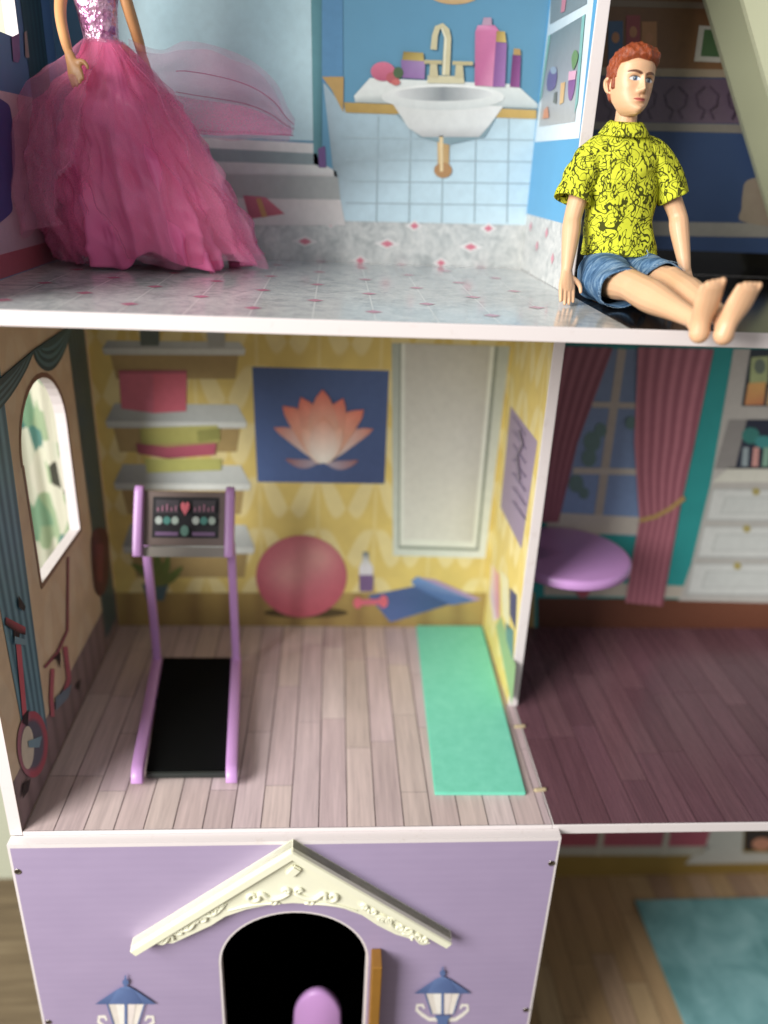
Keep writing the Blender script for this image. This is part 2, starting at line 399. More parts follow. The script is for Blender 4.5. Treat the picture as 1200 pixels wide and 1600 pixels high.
# back walls
gb = box('gym_back_wall', 0, XD+.4, D, D+TB, -TB, H-TB, M_WHITE, house); sheet('leaf_wallpaper', PB, 0.01, XD, 0.03, H-TB-.01, M_YELLOW, gb, .5)
pb_ = box('parlour_back_wall', XD+.42, XR, D, D+TB, -TB, H-TB, M_WHITE, house); sheet('teal_wallpaper', PB, XE, XR, .03, H-TB-.01, M_TEALWALL, pb_, .5)
ub = box('bathroom_back_wall', -TB, XD+.4, D, D+TB, H-TB, 2*H, M_WHITE, house); sheet('blue_wall_print', PB, 0.01, XD, H+.03, 2*H-.01, M_BLUEWALL, ub, .5)
sb = box('study_back_wall', XD+.42, XR, D, D+TB, H-TB, 2*H, M_WHITE, house); sheet('navy_wall_print', PB, XE, XR, H+.03, 2*H-.01, M_NAVY, sb, .5)
lb = box('living_back_wall', XD+.42, XR, D, D+TB, -H-TB, -TB-.01, M_WHITE, house)
eb = box('entrance_back_wall', -TB, XD+.4, D, D+TB, -H-TB, -TB-.01, M_ROOMSHADE, house)
# dividers
dv = box('gym_divider', XD, XE, Y1, D, 0.04, H-TB, M_EDGE, house, .05); sheet('leaf_wallpaper', PDV, Y1+.06, D, .06, H-TB, M_YELLOWSIDE, dv, .5)
n = NT('printed_dark_side'); sheet('crimson_side_print', Plane(0, XE, 1), Y1+.06, D, .06, H-TB, plain('printed_plum_side', '#4a2226', .5, .3), dv, .5)
udv = box('bathroom_divider', XD, XE, Y1, D, H+.03, 2*H, M_EDGE, house, .05); sheet('sky_blue_print', PDV, Y1+.06, D, H+.04, 2*H, plain('printed_sky_blue_wall', '#5aa3d0', .4, .45, .05), udv, .5)
sheet('navy_side_print', Plane(0, XE, 1), Y1+.06, D, H+.05, 2*H, plain('printed_dark_study_side', '#20222e', .5, .3), udv, .5)
box('entrance_divider', XD, XE, 0, D, -H, -TB-.02, M_ROOMSHADE, house)

# ---- front panel with the arched doorway
ap = [(12.6, -H)]+[(17.84-5.25*math.cos(t), -12.0+5.0*math.sin(t)) for t in (PI*i/28 for i in range(29))]+[(23.08, -H)]
fo = [(-.74, -H), (-.74, -.28), (36.08, -.28), (36.08, -H)]
outline = [(-.74+.1, -H)]+ap[:0]
fr = plate('front_panel', [(-.74, -H), (-.74, -.28), (36.08, -.28), (36.08, -H)]+ap[::-1], [], lambda a, b: (a, -.8, b), (0, 1, 0), .76, (M_EDGE, M_EDGE), house)
ins = .17; api = [(12.6-ins, -H)]+[(17.84-(5.25+ins)*math.cos(t), -12.0+(5.0+ins)*math.sin(t)) for t in (PI*i/28 for i in range(29))]+[(23.08+ins, -H)]
loop = [(-.74+ins, -H), (-.74+ins, -.28-.3), (36.08-ins, -.28-.3), (36.08-ins, -H)]+api[::-1]
tri = tessellate_polygon([[Vector((a, b, 0)) for a, b in loop]])
fp = mesh_obj('lilac_print', [(a, -.814, b) for a, b in loop], [t for t in tri], M_LILAC, fr)
bm = bmesh.new(); bm.from_mesh(fp.data)
for f in bm.faces:
    if f.normal.y > 0: f.normal_flip()
bm.to_mesh(fp.data); bm.free()
for px, py in ((28, 1362), (862, 1349), (76, 1597), (822, 1578)):  # screw holes in the corners
    p = hit(px, py, 1, -.82); v, f = loft([[(p[0]+r*math.cos(t), -.816-h, p[2]+r*math.sin(t)) for t in (2*PI*i/16 for i in range(16))] for r, h in ((.25, 0), (.24, .03), (.17, .03), (.15, .004))], False, True)
    s = mesh_obj('screw', v, f, M_STEEL, fr, True)
    v, f = loft([[(p[0]-.03+r*math.cos(t), -.83, p[2]+r*math.sin(t)) for t in (2*PI*i/12 for i in range(12))] for r in (.13, .01)], False, True); mesh_obj('screw_recess', v, f, M_HOLE, fr)
def lantern(cx, cy, s):
    def q(*pts): return [(cx+a*s, cy+b*s) for a, b in pts]
    P = Print(PFR); P.layer = 2; blue = '#46659f'; pale = '#e9e2d6'
    for sg in (-1, 1):                                              # scroll arms
        P.line([(cx+sg*a*s, cy+b*s) for a, b in ((8, 82), (22, 82), (34, 74), (43, 66), (42, 58), (33, 58), (30, 64))], [7*s, 6*s, 6*s, 5*s, 5*s, 5*s, 3*s], pale)
    P.poly(q((-30, 34), (30, 34), (18, 72), (-18, 72)), ['#d9cfc4', '#e9ddd0', '#efe6d8', '#dcd3c8'])
    P.poly(q((-16, 34), (-1.5, 34), (-1.5, 72), (-9, 72)), '#ece6dd'); P.poly(q((1.5, 34), (16, 34), (10, 72), (1.5, 72)), '#e3d6cf')
    for a, b in ((-30, -18), (-1, -1), (1, 1), (30, 18)): P.line(q((a, 34), (b, 72)), 2.2*s, blue)
    P.poly(q((-48, 36), (-12, 12), (0, 7), (12, 12), (48, 36)), ['#3b568c', '#4d6da8', '#5f80b8', '#4d6da8', '#3b568c'])
    P.poly(q((-12, 12), (12, 12), (26, 35), (-26, 35)), ['#5272ab', '#3f5d96', '#35528a', '#4a6aa4'])
    P.poly(q((-14, 72), (14, 72), (9, 80), (8, 90), (-8, 90), (-9, 80)), blue)
    P.ell(cx, cy+1*s, 5*s, 5*s, blue, 14); P.poly(q((-1.2, -10), (1.2, -10), (2.5, 8), (-2.5, 8)), blue)
    return P.build('lantern_print', fr)
lantern(197, 1530, 1.0); lantern(691, 1516, .93)
# pediment over the doorway
YP = -1.55
def pp(px, py): q = hit(px, py, 1, YP); return np.array([q[0], q[2]])
APX, LP, RP = pp(457, 1324), pp(204, 1480), pp(706, 1468)
def lerp2(a, b, t): return a*(1-t)+b*t
under = [tuple(pp(*q)) for q in ((212, 1486), (246, 1474), (270, 1474), (300, 1460), (330, 1446), (352, 1432), (385, 1421), (420, 1414), (457, 1411), (497, 1413), (535, 1419), (566, 1430), (590, 1446), (618, 1460), (645, 1468), (668, 1466), (700, 1475))]
pout = [tuple(LP), tuple(APX), tuple(RP)]+[u for u in under[::-1]]
ped = plate('pediment', pout, [], lambda a, b: (a, YP, b), (0, 1, 0), .72, (M_CREAM, M_CREAM), house)
def bar(a, b, w, y0, y1, name, mat, parent, bev=.08):
    a = np.array(a); b = np.array(b); d = (b-a)/np.linalg.norm(b-a); nrm = np.array([-d[1], d[0]])
    if nrm[1] > 0: nrm = -nrm
    q = [a, b, b+nrm*w, a+nrm*w]
    V = [(p[0], y0, p[1]) for p in q]+[(p[0], y1, p[1]) for p in q]
    F = [(0, 1, 2, 3), (7, 6, 5, 4), (0, 4, 5, 1), (1, 5, 6, 2), (2, 6, 7, 3), (3, 7, 4, 0)]
    bm = bmesh.new(); vs_ = [bm.verts.new(v) for v in V]; [bm.faces.new([vs_[i] for i in f]) for f in F]
    bmesh.ops.recalc_face_normals(bm, faces=bm.faces); bmesh.ops.bevel(bm, geom=bm.edges[:], offset=bev, segments=2, affect='EDGES')
    bm.verts.index_update(); vv = [tuple(v.co) for v in bm.verts]; ff = [tuple(v.index for v in f.verts) for f in bm.faces]; bm.free()
    return mesh_obj(name, vv, ff, mat, parent)
bar(LP, APX, .62, -1.95, -.83, 'gable_trim', M_CREAM, ped, .06); bar(APX, RP, .62, -1.951, -.831, 'gable_trim', M_CREAM, ped, .06)
bar(lerp2(LP, APX, .22)+(.4, -.75), APX+(-.1, -1.0), .13, -1.68, -1.5, 'inner_bead', M_CREAM, ped, .03); bar(APX+(.1, -1.0), lerp2(RP, APX, .22)+(-.4, -.75), .13, -1.681, -1.501, 'inner_bead', M_CREAM, ped, .03)
bar(pp(445, 1362), pp(459, 1349), .72, -1.8, -1.5, 'diamond_boss', M_CREAM, ped, .1)
def scroll(path, r, name='scroll_ornament'):
    v, f = tube([(a, -1.6, b) for a, b in path], r, 8, (0, 1, 0), True, 4); mesh_obj(name, v, f, M_CREAM, ped, True)
def spiral(c, r, a0, turns, sg): return [(c[0]+sg*r*(1-.75*i/9)*math.cos(a0+turns*2*PI*i/9), c[1]+r*(1-.75*i/9)*math.sin(a0+turns*2*PI*i/9)) for i in range(10)]
for sg in (-1, 1):
    X = lambda u, py: pp(457+sg*u, py)
    scroll([X(6, 1396), X(20, 1402), X(36, 1403), X(46, 1396)]+spiral(X(62, 1400), .5, 2.7, 1.1, sg), [.13, .19, .19, .18]+[.18]*6+[.15, .13, .12, .13])
    scroll(spiral(X(30, 1408), .30, 1.2, 1.0, sg), [.13]*9+[.1]); scroll(spiral(X(9, 1391), .26, .2, 1.0, sg), [.14]*9+[.1])
    scroll([X(20, 1411), X(44, 1411), X(70, 1414), X(100, 1422)], [.07, .11, .11, .05])
    chain = ((112, 1416, .27), (126, 1423, .33), (140, 1434, .28), (152, 1437, .36), (166, 1449, .33), (180, 1452, .42), (195, 1464, .40), (207, 1468, .30))
    for k, (u, py, r) in enumerate(chain): scroll(spiral(X(u, py), r, .8+k*1.9, 1.05, sg if k % 2 else -sg), [.13]*8+[.1, .12])
    scroll([X(104, 1412), X(122, 1428), X(146, 1432), X(160, 1450), X(186, 1456), X(200, 1472), X(214, 1472)], [.06, .12, .13, .14, .14, .13, .06])
# end of the open door, seen edge-on beside the doorway
dr = box('front_door', 23.42, 24.15, -2.4, -.83, -H+.3, -10.75, M_DOOR, house, .08)
v, f = blob((23.3, -1.9, -22), (.3, .3, .3)); mesh_obj('door_knob', v, f, M_STEEL, dr, True)

# ---------------------------------------------------------------- printed pictures on the walls (measured off the photograph onto each wall's plane)
def petal(P, bx, by, tx, ty, w, ctip, cbase, bend=0.0, n=9):
    b = np.array([bx, by], float); t = np.array([tx, ty], float); d = t-b; nrm = np.array([-d[1], d[0]])/np.linalg.norm(d); s = len(P.V)
    for j in range(n+1):
        v = j/n; c = b+d*v+nrm*bend*math.sin(PI*v); hw = w*(math.sin(PI*min(1, v*.92+.04))**.8)*(1-v*.25)
        if j == n: hw = .3
        for u in (-1, 0, 1):
            p = c+nrm*hw*u; col = mix(C(cbase), C(ctip), v**1.2); col = tuple(x*(1.0 if u == 0 else .88) for x in col)
            P.V.append(P.f(p[0], p[1], P.layer)); P.C.append(col)
    for j in range(n):
        for u in (0, 1): k = s+j*3+u; P.F.append((k, k+1, k+4, k+3))
    P.layer += 1
# -- gym back wall
P = Print(PB); P.grid([(394, 573), (608, 579), (601, 756), (402, 753)], 8, 8, lambda u, v: mix(C('#31487c'), C('#3f62a0'), .5+.5*math.sin(3*u+2*v)*v)); P.build('lotus_poster', gb)
P = Print(PB); P.layer = 3
for a in ((505, 722, 428, 668, 15, '#cf6a50', '#efe6e0', 8), (505, 722, 583, 670, 15, '#cf6a50', '#efe6e0', -8), (500, 720, 446, 717, 8, '#9c5a5c', '#b0a8bc', -6), (508, 722, 560, 719, 8, '#9c5a5c', '#b0a8bc', 6),
          (500, 722, 442, 634, 24, '#e2582e', '#f2c4a4', 12), (508, 722, 568, 640, 24, '#e2582e', '#f2c4a4', -12), (502, 722, 470, 620, 24, '#e25028', '#f3c8a8', 6), (508, 722, 536, 622, 24, '#e25028', '#f3c8a8', -6), (505, 722, 504, 608, 27, '#e24c22', '#f5d2b2', 0), (504, 722, 473, 668, 20, '#eda07e', '#fbf1e4', 6), (506, 722, 535, 668, 20, '#eda07e', '#fbf1e4', -6), (505, 722, 505, 650, 24, '#e88a63', '#fdf4e8', 0)): petal(P, *a)
P.build('lotus_print', gb)
P = Print(PB); mir = [(612, 536), (797, 541), (758, 872), (614, 868)]; P.poly(mir, ['#a9b3a8', '#b6beb4', '#dfe4da', '#ccd4c9'])
P.poly([(624, 536), (779, 541), (748, 861), (622, 857)], '#8f988c'); P.poly([(627, 536), (773, 541), (744, 856), (625, 852)], '#dfe3d8'); P.build('mirror_frame_print', gb)
P = Print(PB); P.layer = 5; P.grid([(633, 536), (766, 541), (738, 846), (631, 842)], 10, 16, lambda u, v: mix(mix(C('#c6c5bc'), C('#d6d6cd'), v), C('#bebdb3'), max(0, (u-.7)/.3)*.6)); P.build('mirror_glass_print', gb)
P = Print(PB); P.grid([(150, 926), (835, 926), (835, 980), (150, 984)], 40, 4, lambda u, v: mix(mix(C('#b0913c'), C('#a0823a'), v), C('#8a6a30'), .7 if int(u*40) % 3 == 0 else 0)); P.build('printed_skirting_boards', gb)
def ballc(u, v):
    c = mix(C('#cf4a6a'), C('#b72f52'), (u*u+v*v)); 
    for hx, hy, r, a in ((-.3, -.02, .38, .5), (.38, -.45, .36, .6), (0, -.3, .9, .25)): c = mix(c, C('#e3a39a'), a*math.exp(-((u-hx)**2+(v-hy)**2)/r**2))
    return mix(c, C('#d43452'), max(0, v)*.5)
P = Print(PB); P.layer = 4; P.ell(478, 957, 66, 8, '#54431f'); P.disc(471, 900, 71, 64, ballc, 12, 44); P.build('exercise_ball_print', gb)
P = Print(PB); P.layer = 4; P.poly([(562, 922), (582, 922), (583, 886), (577, 876), (576, 862), (567, 862), (566, 876), (561, 886)], ['#c9c6d4', '#c9c6d4', '#dcd9e2', '#cfd0cf', '#5d6a70', '#5d6a70', '#cfd0cf', '#dcd9e2']); P.poly([(561, 898), (584, 898), (583, 924), (562, 924)], '#76578d'); P.build('water_bottle_print', gb)
P = Print(PB); P.layer = 4; P.poly([(575, 930), (650, 915), (702, 944), (610, 972)], ['#3d5c9c', '#34508c', '#2a447c', '#3f61a4'])
P.poly([(642, 908), (652, 900), (748, 935), (745, 938), (705, 945), (650, 918)], ['#4a78bc', '#5a8acc', '#6f80b8', '#3b62a6', '#345aa0', '#3b62a6']); P.poly([(655, 902), (680, 905), (752, 936), (742, 938)], '#a788b4'); P.build('rolled_mat_print', gb)
P = Print(PB); P.layer = 7; P.line([(556, 941), (602, 939)], 9, '#d4486a'); P.ell(559, 941, 7, 9, '#dc4460', 14); P.ell(599, 939, 7, 10, '#dc4460', 14); P.build('dumbbell_print', gb)
for i, (x0, x1, y, dx, dep) in enumerate(((160, 384, 546, 8, 8), (165, 386, 660, 14, 24), (178, 392, 757, 14, 26), (192, 398, 856, 12, 32))):
    P = Print(PB); P.layer = 2; P.poly([(x0+10, y), (x1-10, y), (x1-16, y+46), (x0+22, y+46)], '#a98d4c')
    P.poly([(x0+dx, y-dep-6), (x1-dx-2, y-dep-4), (x1, y), (x0, y-2)], ['#a8adaa', '#c6cbc6', '#c0c6c2', '#989e9e']); P.poly([(x0, y-2), (x1, y), (x1-2, y+9), (x0+3, y+8)], ['#c8cdc8', '#e2e6e0', '#d2d7d1', '#b9beba']); P.build('wall_shelf_print', gb)
P = Print(PB); P.layer = 6; P.poly([(186, 580), (240, 580), (240, 645), (190, 638)], '#c74c6c'); P.poly([(240, 580), (292, 580), (291, 642), (240, 645)], '#cf3f60'); P.poly([(186, 578), (292, 578), (292, 583), (186, 583)], '#a73a55'); P.build('pink_book_print', gb)
P = Print(PB); P.layer = 6; P.poly([(218, 668), (340, 664), (344, 690), (222, 694)], ['#a9a444', '#bcb95a', '#b0ac50', '#9c9a40']); P.poly([(308, 672), (344, 668), (344, 686), (310, 690)], '#939240'); P.poly([(226, 716), (346, 716), (346, 734), (230, 738)], '#b2b252'); P.poly([(213, 692), (262, 698), (338, 692), (336, 710), (262, 716), (216, 708)], ['#8f2b47', '#a33350', '#b83a5c', '#b03656', '#8f2b47', '#962e4a']); P.build('folded_towels_print', gb)
P = Print(PB); P.layer = 6; P.poly([(218, 505), (250, 505), (249, 540), (220, 540)], '#5c6a62'); P.build('shelf_jar_print', gb); P = Print(PB); P.layer = 6; P.poly([(322, 510), (352, 510), (352, 542), (326, 542)], '#a8aba6'); P.build('shelf_jar_print', gb)
P = Print(PB); P.layer = 3; P.poly([(222, 912), (264, 912), (256, 938), (230, 938)], '#4f6f78'); P.build('plant_pot_print', gb)
P = Print(PB); P.layer = 4
for a, b in ((205, 880), (222, 866), (243, 858), (264, 866), (286, 884)): petal(P, 243, 914, a, b, 8, '#5f7a2c', '#7f8a3a', 4)
P.build('potted_plant_print', gb)
# -- gym divider, left face
P = Print(PDV); P.poly([(798, 634), (840, 690), (815, 858), (782, 792)], ['#957f9e', '#9d88a6', '#8f7a9a', '#8a7594']); P.build('purple_chart_print', dv)
P = Print(PDV); P.layer = 3
for y in range(650, 800, 22): P.line([(802, y), (822, y+30)], 2.5, '#77658a')
P.line([(812, 672), (818, 694), (809, 712), (813, 750)], 4, '#7b6a86'); P.build('chart_lines_print', dv)
P = Print(PDV); P.layer = 2; P.poly([(768, 880), (780, 898), (781, 965), (771, 970), (766, 930)], ['#e8dcc0', '#d5647c', '#c9738c', '#e6e0e2', '#d4d0dc']); P.poly([(783, 890), (795, 905), (797, 985), (786, 960)], '#dcd7a8'); P.build('rolled_towel_print', dv)
P = Print(PDV); P.layer = 2; P.poly([(797, 918), (808, 930), (806, 985), (797, 960)], '#41456e'); P.poly([(790, 972), (803, 985), (802, 1032), (792, 1000)], '#5d8a86'); P.build('drinks_bottle_print', dv)
P = Print(PDV); P.poly([(775, 978), (800, 1104), (806, 1040), (783, 962)], '#8fae72'); P.build('printed_green_skirting', dv)
# -- gym side wall: swags, curtains, bicycle, floor strip
def yz(*pts): return list(pts)
PLu = lambda: Print(PL, True)
def swag(p0, p1, drop, name):
    P = Print(PL); P.layer = 4; n = 14; p0 = np.array(p0, float); p1 = np.array(p1, float)
    for k in range(7, 0, -1):
        f = k/7; pts = [p0+(p1-p0)*(.5+(i/n-.5)*(.5+.5*f))+np.array([0, drop*f*math.sin(PI*i/n)**.75+6]) for i in range(n+1)]
        P.poly([tuple(p0), tuple(p1)]+[tuple(q) for q in pts[::-1]], '#31525a' if k % 2 else '#4f7a84')
    P.build(name, lw)
def drape(y0, y1, b0, b1, zt, zb, cols, name, n=30):
    P = PLu(); P.layer = 3; P.grid([(y0, zt), (y1, zt), (b1, zb), (b0, zb)], n, 6, lambda u, v: mix(C(cols[0]), C(cols[1]), .5+.5*math.sin(u*2*PI*5.0+.5*math.sin(v*5)))); P.build(name, lw)
drape(2.2, 7.8, 2.6, 6.2, 29.5, 3.4, ('#33657c', '#6a9cb2'), 'blue_curtain_print'); drape(20.6, 24.8, 21.2, 25.0, 31.5, 1.2, ('#33484f', '#4d666d'), 'grey_curtain_print')
swag((-70, 648), (51, 546), 44, 'curtain_swag_print'); swag((51, 546), (112, 505), 46, 'curtain_swag_print')
P = PLu(); P.layer = 2; P.line([(9.0, 13.5), (9.0, 22.4)]+[(13.6-4.75*math.cos(t), 22.4+4.75*math.sin(t)) for t in (PI*i/16 for i in range(17))]+[(18.35, 13.4), (9.0, 13.4)], .35, '#8a5f48'); P.build('window_outline_print', lw)
P = PLu(); P.grid([(.05, 4.2), (D, 4.2), (D, .03), (.05, .03)], 40, 4, lambda u, v: mix(C('#8d7478'), C('#6f5a5e'), .8 if int(u*40) % 3 == 0 else 0)); P.build('printed_floor_strip', lw)
P = Print(PL); P.layer = 6
P.disc(49, 1163, 24, 52, lambda u, v: C('#5a5a70') if u*u+v*v < .5 else (C('#b02a4c') if u > -.2 else C('#a4586e')), 6, 30); P.disc(41, 1168, 10, 34, lambda u, v: C('#cfc3b0'), 3, 20)
P.poly([(22, 1005), (30, 1005), (39, 1110), (33, 1122)], '#c93352'); P.poly([(6, 964), (37, 980), (37, 992), (28, 990), (27, 998), (18, 996), (18, 985), (5, 976)], ['#a02a44', '#b8304c', '#241a20', '#241a20', '#241a20', '#241a20', '#241a20', '#241a20'])
P.poly([(33, 1118), (42, 1108), (40, 1135), (33, 1130)], '#2a2028'); P.poly([(40, 1158), (62, 1150), (58, 1168), (42, 1168)], '#6f97ac'); P.poly([(25, 930), (36, 948), (34, 955), (25, 948)], '#2a2c34'); P.poly([(31, 1248), (33, 1225), (44, 1216), (40, 1236)], '#251a1f'); P.poly([(18, 994), (38, 1000), (36, 1008), (18, 1006)], '#6f97ac'); P.build('exercise_bike_print', lw)
P = Print(PL); P.layer = 6; P.line([(105, 870), (104, 985), (88, 1020), (68, 1043)], [3, 4, 5, 4], '#8f3a50'); P.line([(100, 1010), (106, 1060), (100, 1080)], 7, '#b3405c'); P.line([(80, 1045), (78, 1090), (80, 1120)], 6, '#b8455f'); P.poly([(80, 1030), (92, 1018), (92, 1045), (87, 1030)], '#231a1e'); P.poly([(84, 1090), (110, 1068), (104, 1090), (85, 1110)], '#6b7f96'); P.poly([(116, 1072), (124, 1060), (120, 1080)], '#231a1e'); P.build('elliptical_trainer_print', lw)
P = Print(PL); P.layer = 7; P.smooth([(142, 838), (158, 825), (168, 840), (168, 900), (158, 930), (146, 915)], '#5c1f2c'); P.poly([(148, 850), (160, 850), (158, 912), (150, 905)], '#7a2434'); P.build('punch_bag_print', lw)
# -- bathroom back wall
P = Print(PB); P.grid([(120, -120), (492, -120), (490, 220), (170, 210)], 18, 6, lambda u, v: mix(C('#a4c9d4'), C('#b9dae2'), .5+.5*math.sin(u*14)*.6+.2*v)); P.build('shower_glass_print', ub)
P = Print(PB); P.layer = 3; P.poly([(484, -120), (503, -120), (503, 262), (490, 256)], ['#4c8c96', '#3a7a88', '#3e7a84', '#5a98a0']); P.poly([(503, -120), (535, -120), (536, 130), (503, 130)], '#3d83b0'); P.poly([(497, 232), (508, 228), (510, 262), (498, 262)], '#6f4a8a'); P.poly([(503, 120), (537, 120), (536, 175), (518, 140)], '#b98f3c'); P.build('shower_frame_print', ub)
P = Print(PB); P.layer = 2; P.poly([(505, 128), (540, 172), (838, 180), (835, 352), (535, 345), (520, 262)], ['#9cb4c0', '#a4c0cc', '#b8d2dc', '#c6e0ea', '#bcd8e4', '#90a4ac']); P.build('white_tile_print', ub)
for k in range(5): P = Print(PB); P.layer = 4; x = 590+51*k; P.line([(x+1, 182), (x-2, 348)], 2.0, '#9ab0b8'); P.build('tile_joint_print', ub)
for k in range(4): P = Print(PB); P.layer = 5; y = 215+34*k; P.line([(540, y), (836, y+4)], 2.0, '#a3b8c0'); P.build('tile_joint_print', ub)
P = Print(PB); P.layer = 6; P.poly([(537, 160), (838, 172), (838, 186), (540, 176)], ['#b58f2c', '#c9a03a', '#c29a34', '#b08a2a']); P.build('gold_border_print', ub)
P = Print(PB); P.layer = 2; P.poly([(150, 205), (490, 224), (508, 258), (525, 268), (528, 276), (150, 268)], ['#dcdfe0', '#e3e2de', '#dcdcd6', '#dedcd8', '#c9c4c0', '#b0b4b4']); P.poly([(150, 222), (495, 240), (500, 258), (150, 246)], '#8ea0a2'); P.poly([(150, 268), (528, 276), (532, 312), (150, 306)], '#a9aca9'); P.poly([(150, 306), (532, 312), (540, 352), (150, 352)], ['#c9c0be', '#d8cfcb', '#dcd6d3', '#c5bfbd']); P.build('shower_tray_print', ub)
P = Print(PB); P.layer = 7; P.poly([(380, 305), (415, 308), (445, 334), (390, 342)], ['#b84664', '#cf5a72', '#c94a60', '#a43c58']); P.poly([(400, 310), (408, 310), (418, 338), (410, 340)], '#c4883c'); P.build('folded_pink_towel_print', ub)
P = Print(PB); P.layer = 8; P.poly([(578, 122), (806, 132), (840, 163), (840, 170), (555, 160), (553, 150)], ['#e6e8e2', '#dfe3de', '#c8d0ce', '#aab6b4', '#b4bcb8', '#dfe2dc'])
P.poly([(618, 178), (776, 180), (757, 214), (700, 226), (655, 214)], '#7f9aa2'); P.poly([(612, 160), (786, 166), (764, 196), (748, 214), (660, 214), (638, 200)], ['#d9d9d3', '#e4e3df', '#dcdcd8', '#bcbab8', '#b5b4b2', '#d2d2ce'])
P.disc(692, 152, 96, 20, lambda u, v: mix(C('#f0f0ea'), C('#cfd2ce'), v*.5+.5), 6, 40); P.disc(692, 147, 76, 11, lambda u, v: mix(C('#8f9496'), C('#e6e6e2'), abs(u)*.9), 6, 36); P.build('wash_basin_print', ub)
P = Print(PB); P.layer = 8; P.poly([(683, 212), (702, 212), (701, 262), (684, 262)], ['#d8b06c', '#b48a48', '#c49a58', '#cfa660']); P.ell(692, 266, 14, 12, '#b07c3e', 18); P.poly([(686, 212), (692, 212), (692, 268), (687, 268)], '#e3c48a'); P.build('drain_pipe_print', ub)
P = Print(PB); P.layer = 13; P.poly([(668, 118), (724, 120), (725, 131), (667, 130)], '#d6cba0'); P.line([(696, 118), (699, 60), (697, 48), (690, 41), (683, 44), (679, 56), (677, 78)], [12, 11, 10, 9, 9, 9, 10], '#d2c596'); P.line([(693, 118), (696, 62), (690, 45)], 3, '#ece3c0')
for a, b in ((666, 690), (706, 730)): P.poly([(a+6, 96), (b-8, 97), (b-6, 122), (a+4, 121)], '#cdbf90')
P.poly([(662, 94), (690, 95), (690, 101), (662, 100)], '#c2b27e'); P.poly([(706, 96), (738, 97), (738, 103), (706, 102)], '#c2b27e'); P.build('brass_tap_print', ub)
P = Print(PB); P.layer = 13; P.poly([(741, 134), (776, 136), (779, 48), (772, 40), (746, 40), (742, 50)], ['#b84a86', '#e088b0', '#d0609a', '#c85a92', '#dc86b2', '#c8588f']); P.poly([(752, 40), (768, 40), (767, 28), (755, 28)], '#b890a8'); P.build('pink_bottle_print', ub)
P = Print(PB); P.layer = 15; P.poly([(769, 136), (788, 136), (791, 68), (774, 66)], ['#8a4c94', '#a56cb0', '#9a62a6', '#7d4488']); P.poly([(774, 66), (790, 67), (788, 50), (775, 49)], ['#a8862c', '#d8b850', '#caa83e', '#a07c24']); P.build('mauve_bottle_print', ub)
P = Print(PB); P.layer = 13; P.poly([(796, 136), (811, 137), (813, 88), (800, 86)], ['#7c2f74', '#9a4a92', '#8a3c84', '#702868']); P.poly([(801, 86), (813, 87), (812, 77), (802, 76)], '#b48c40'); P.build('slim_bottle_print', ub)
P = Print(PB); P.layer = 13; P.poly([(628, 122), (663, 124), (664, 96), (626, 94)], ['#8a5a9c', '#9d70ae', '#a984b8', '#8a64a0']); P.poly([(628, 94), (662, 96), (661, 83), (630, 81)], ['#a68a2c', '#c9b04c', '#b89c3c', '#8f7424']); P.build('cream_jar_print', ub)
P = Print(PB); P.layer = 13; P.disc(598, 112, 19, 15, lambda u, v: mix(C('#d85a80'), C('#b83c66'), v*.5+.5), 4, 24); P.ell(613, 122, 10, 9, '#b8404c', 16); P.ell(622, 114, 8, 9, '#4f6a44', 14); P.ell(618, 129, 7, 5, '#c9524a', 12); P.build('soap_and_flower_print', ub)
P = Print(PB); P.layer = 4; P.disc(710, -12, 42, 19, lambda u, v: mix(C('#c99c58'), C('#e3c796'), .5-.5*v), 5, 30); P.disc(710, -20, 40, 14, lambda u, v: C('#b8d4de'), 3, 30); P.build('gilt_mirror_print', ub)
mb = sheet('marble_border_print', PB, .02, XD, H+.03, 37.35, M_MARBLEWALL, ub, 1.0)
for x, z in ((17.7, 35.5), (24.2, 35.55), (30.9, 35.55), (19.7, 36.95), (26.3, 36.97), (32.2, 37.0), (28.6, 34.25), (11.2, 35.5), (4.7, 35.5), (22.1, 34.2)):
    P = Print(PB, True); P.layer = 3; w = 1.05 if z < 36.5 and z > 34.6 else .7; P.poly([(x-w, z), (x, z-.42), (x+w, z), (x, z+.42)], '#e3dedc'); P.poly([(x-w*.5, z), (x, z-.26), (x+w*.5, z), (x, z+.26)], '#d4637c'); P.build('pink_diamond', ub)
# -- bathroom divider: printed wall cabinet, marble foot
P = Print(PDV); P.poly([(862, -10), (932, -40), (905, 216), (836, 222)], ['#b9d3de', '#cfe2ea', '#dbe6ea', '#cfe0e8']); P.build('wall_cabinet_print', udv)
P = Print(PDV); P.layer = 3; P.grid([(858, 56), (916, 22), (899, 190), (843, 198)], 8, 10, lambda u, v: mix(mix(C('#6d8288'), C('#9fa8b0'), v*1.3), C('#b9b8b0'), max(0, v-.6))); P.build('cabinet_interior_print', udv)
P = Print(PDV); P.layer = 3; P.grid([(863, -40), (920, -60), (918, 6), (860, 38)], 6, 6, lambda u, v: C('#76868c')); P.build('cabinet_interior_print', udv)
P = Print(PDV); P.layer = 5; P.poly([(858, 56), (862, 54), (848, 150), (844, 160)], '#6fb0a4'); P.build('cabinet_glass_print', udv); P = Print(PDV); P.layer = 5; P.poly([(911, 26), (916, 22), (904, 160), (899, 178)], '#6fb4ae'); P.build('cabinet_glass_print', udv)
P = Print(PDV); P.layer = 6; P.smooth([(858, 116), (864, 106), (871, 106), (872, 122), (868, 138), (858, 142), (856, 130)], '#5c5590'); P.ell(867, 110, 5, 6, '#86a0b8', 12); P.build('handbag_print', udv)
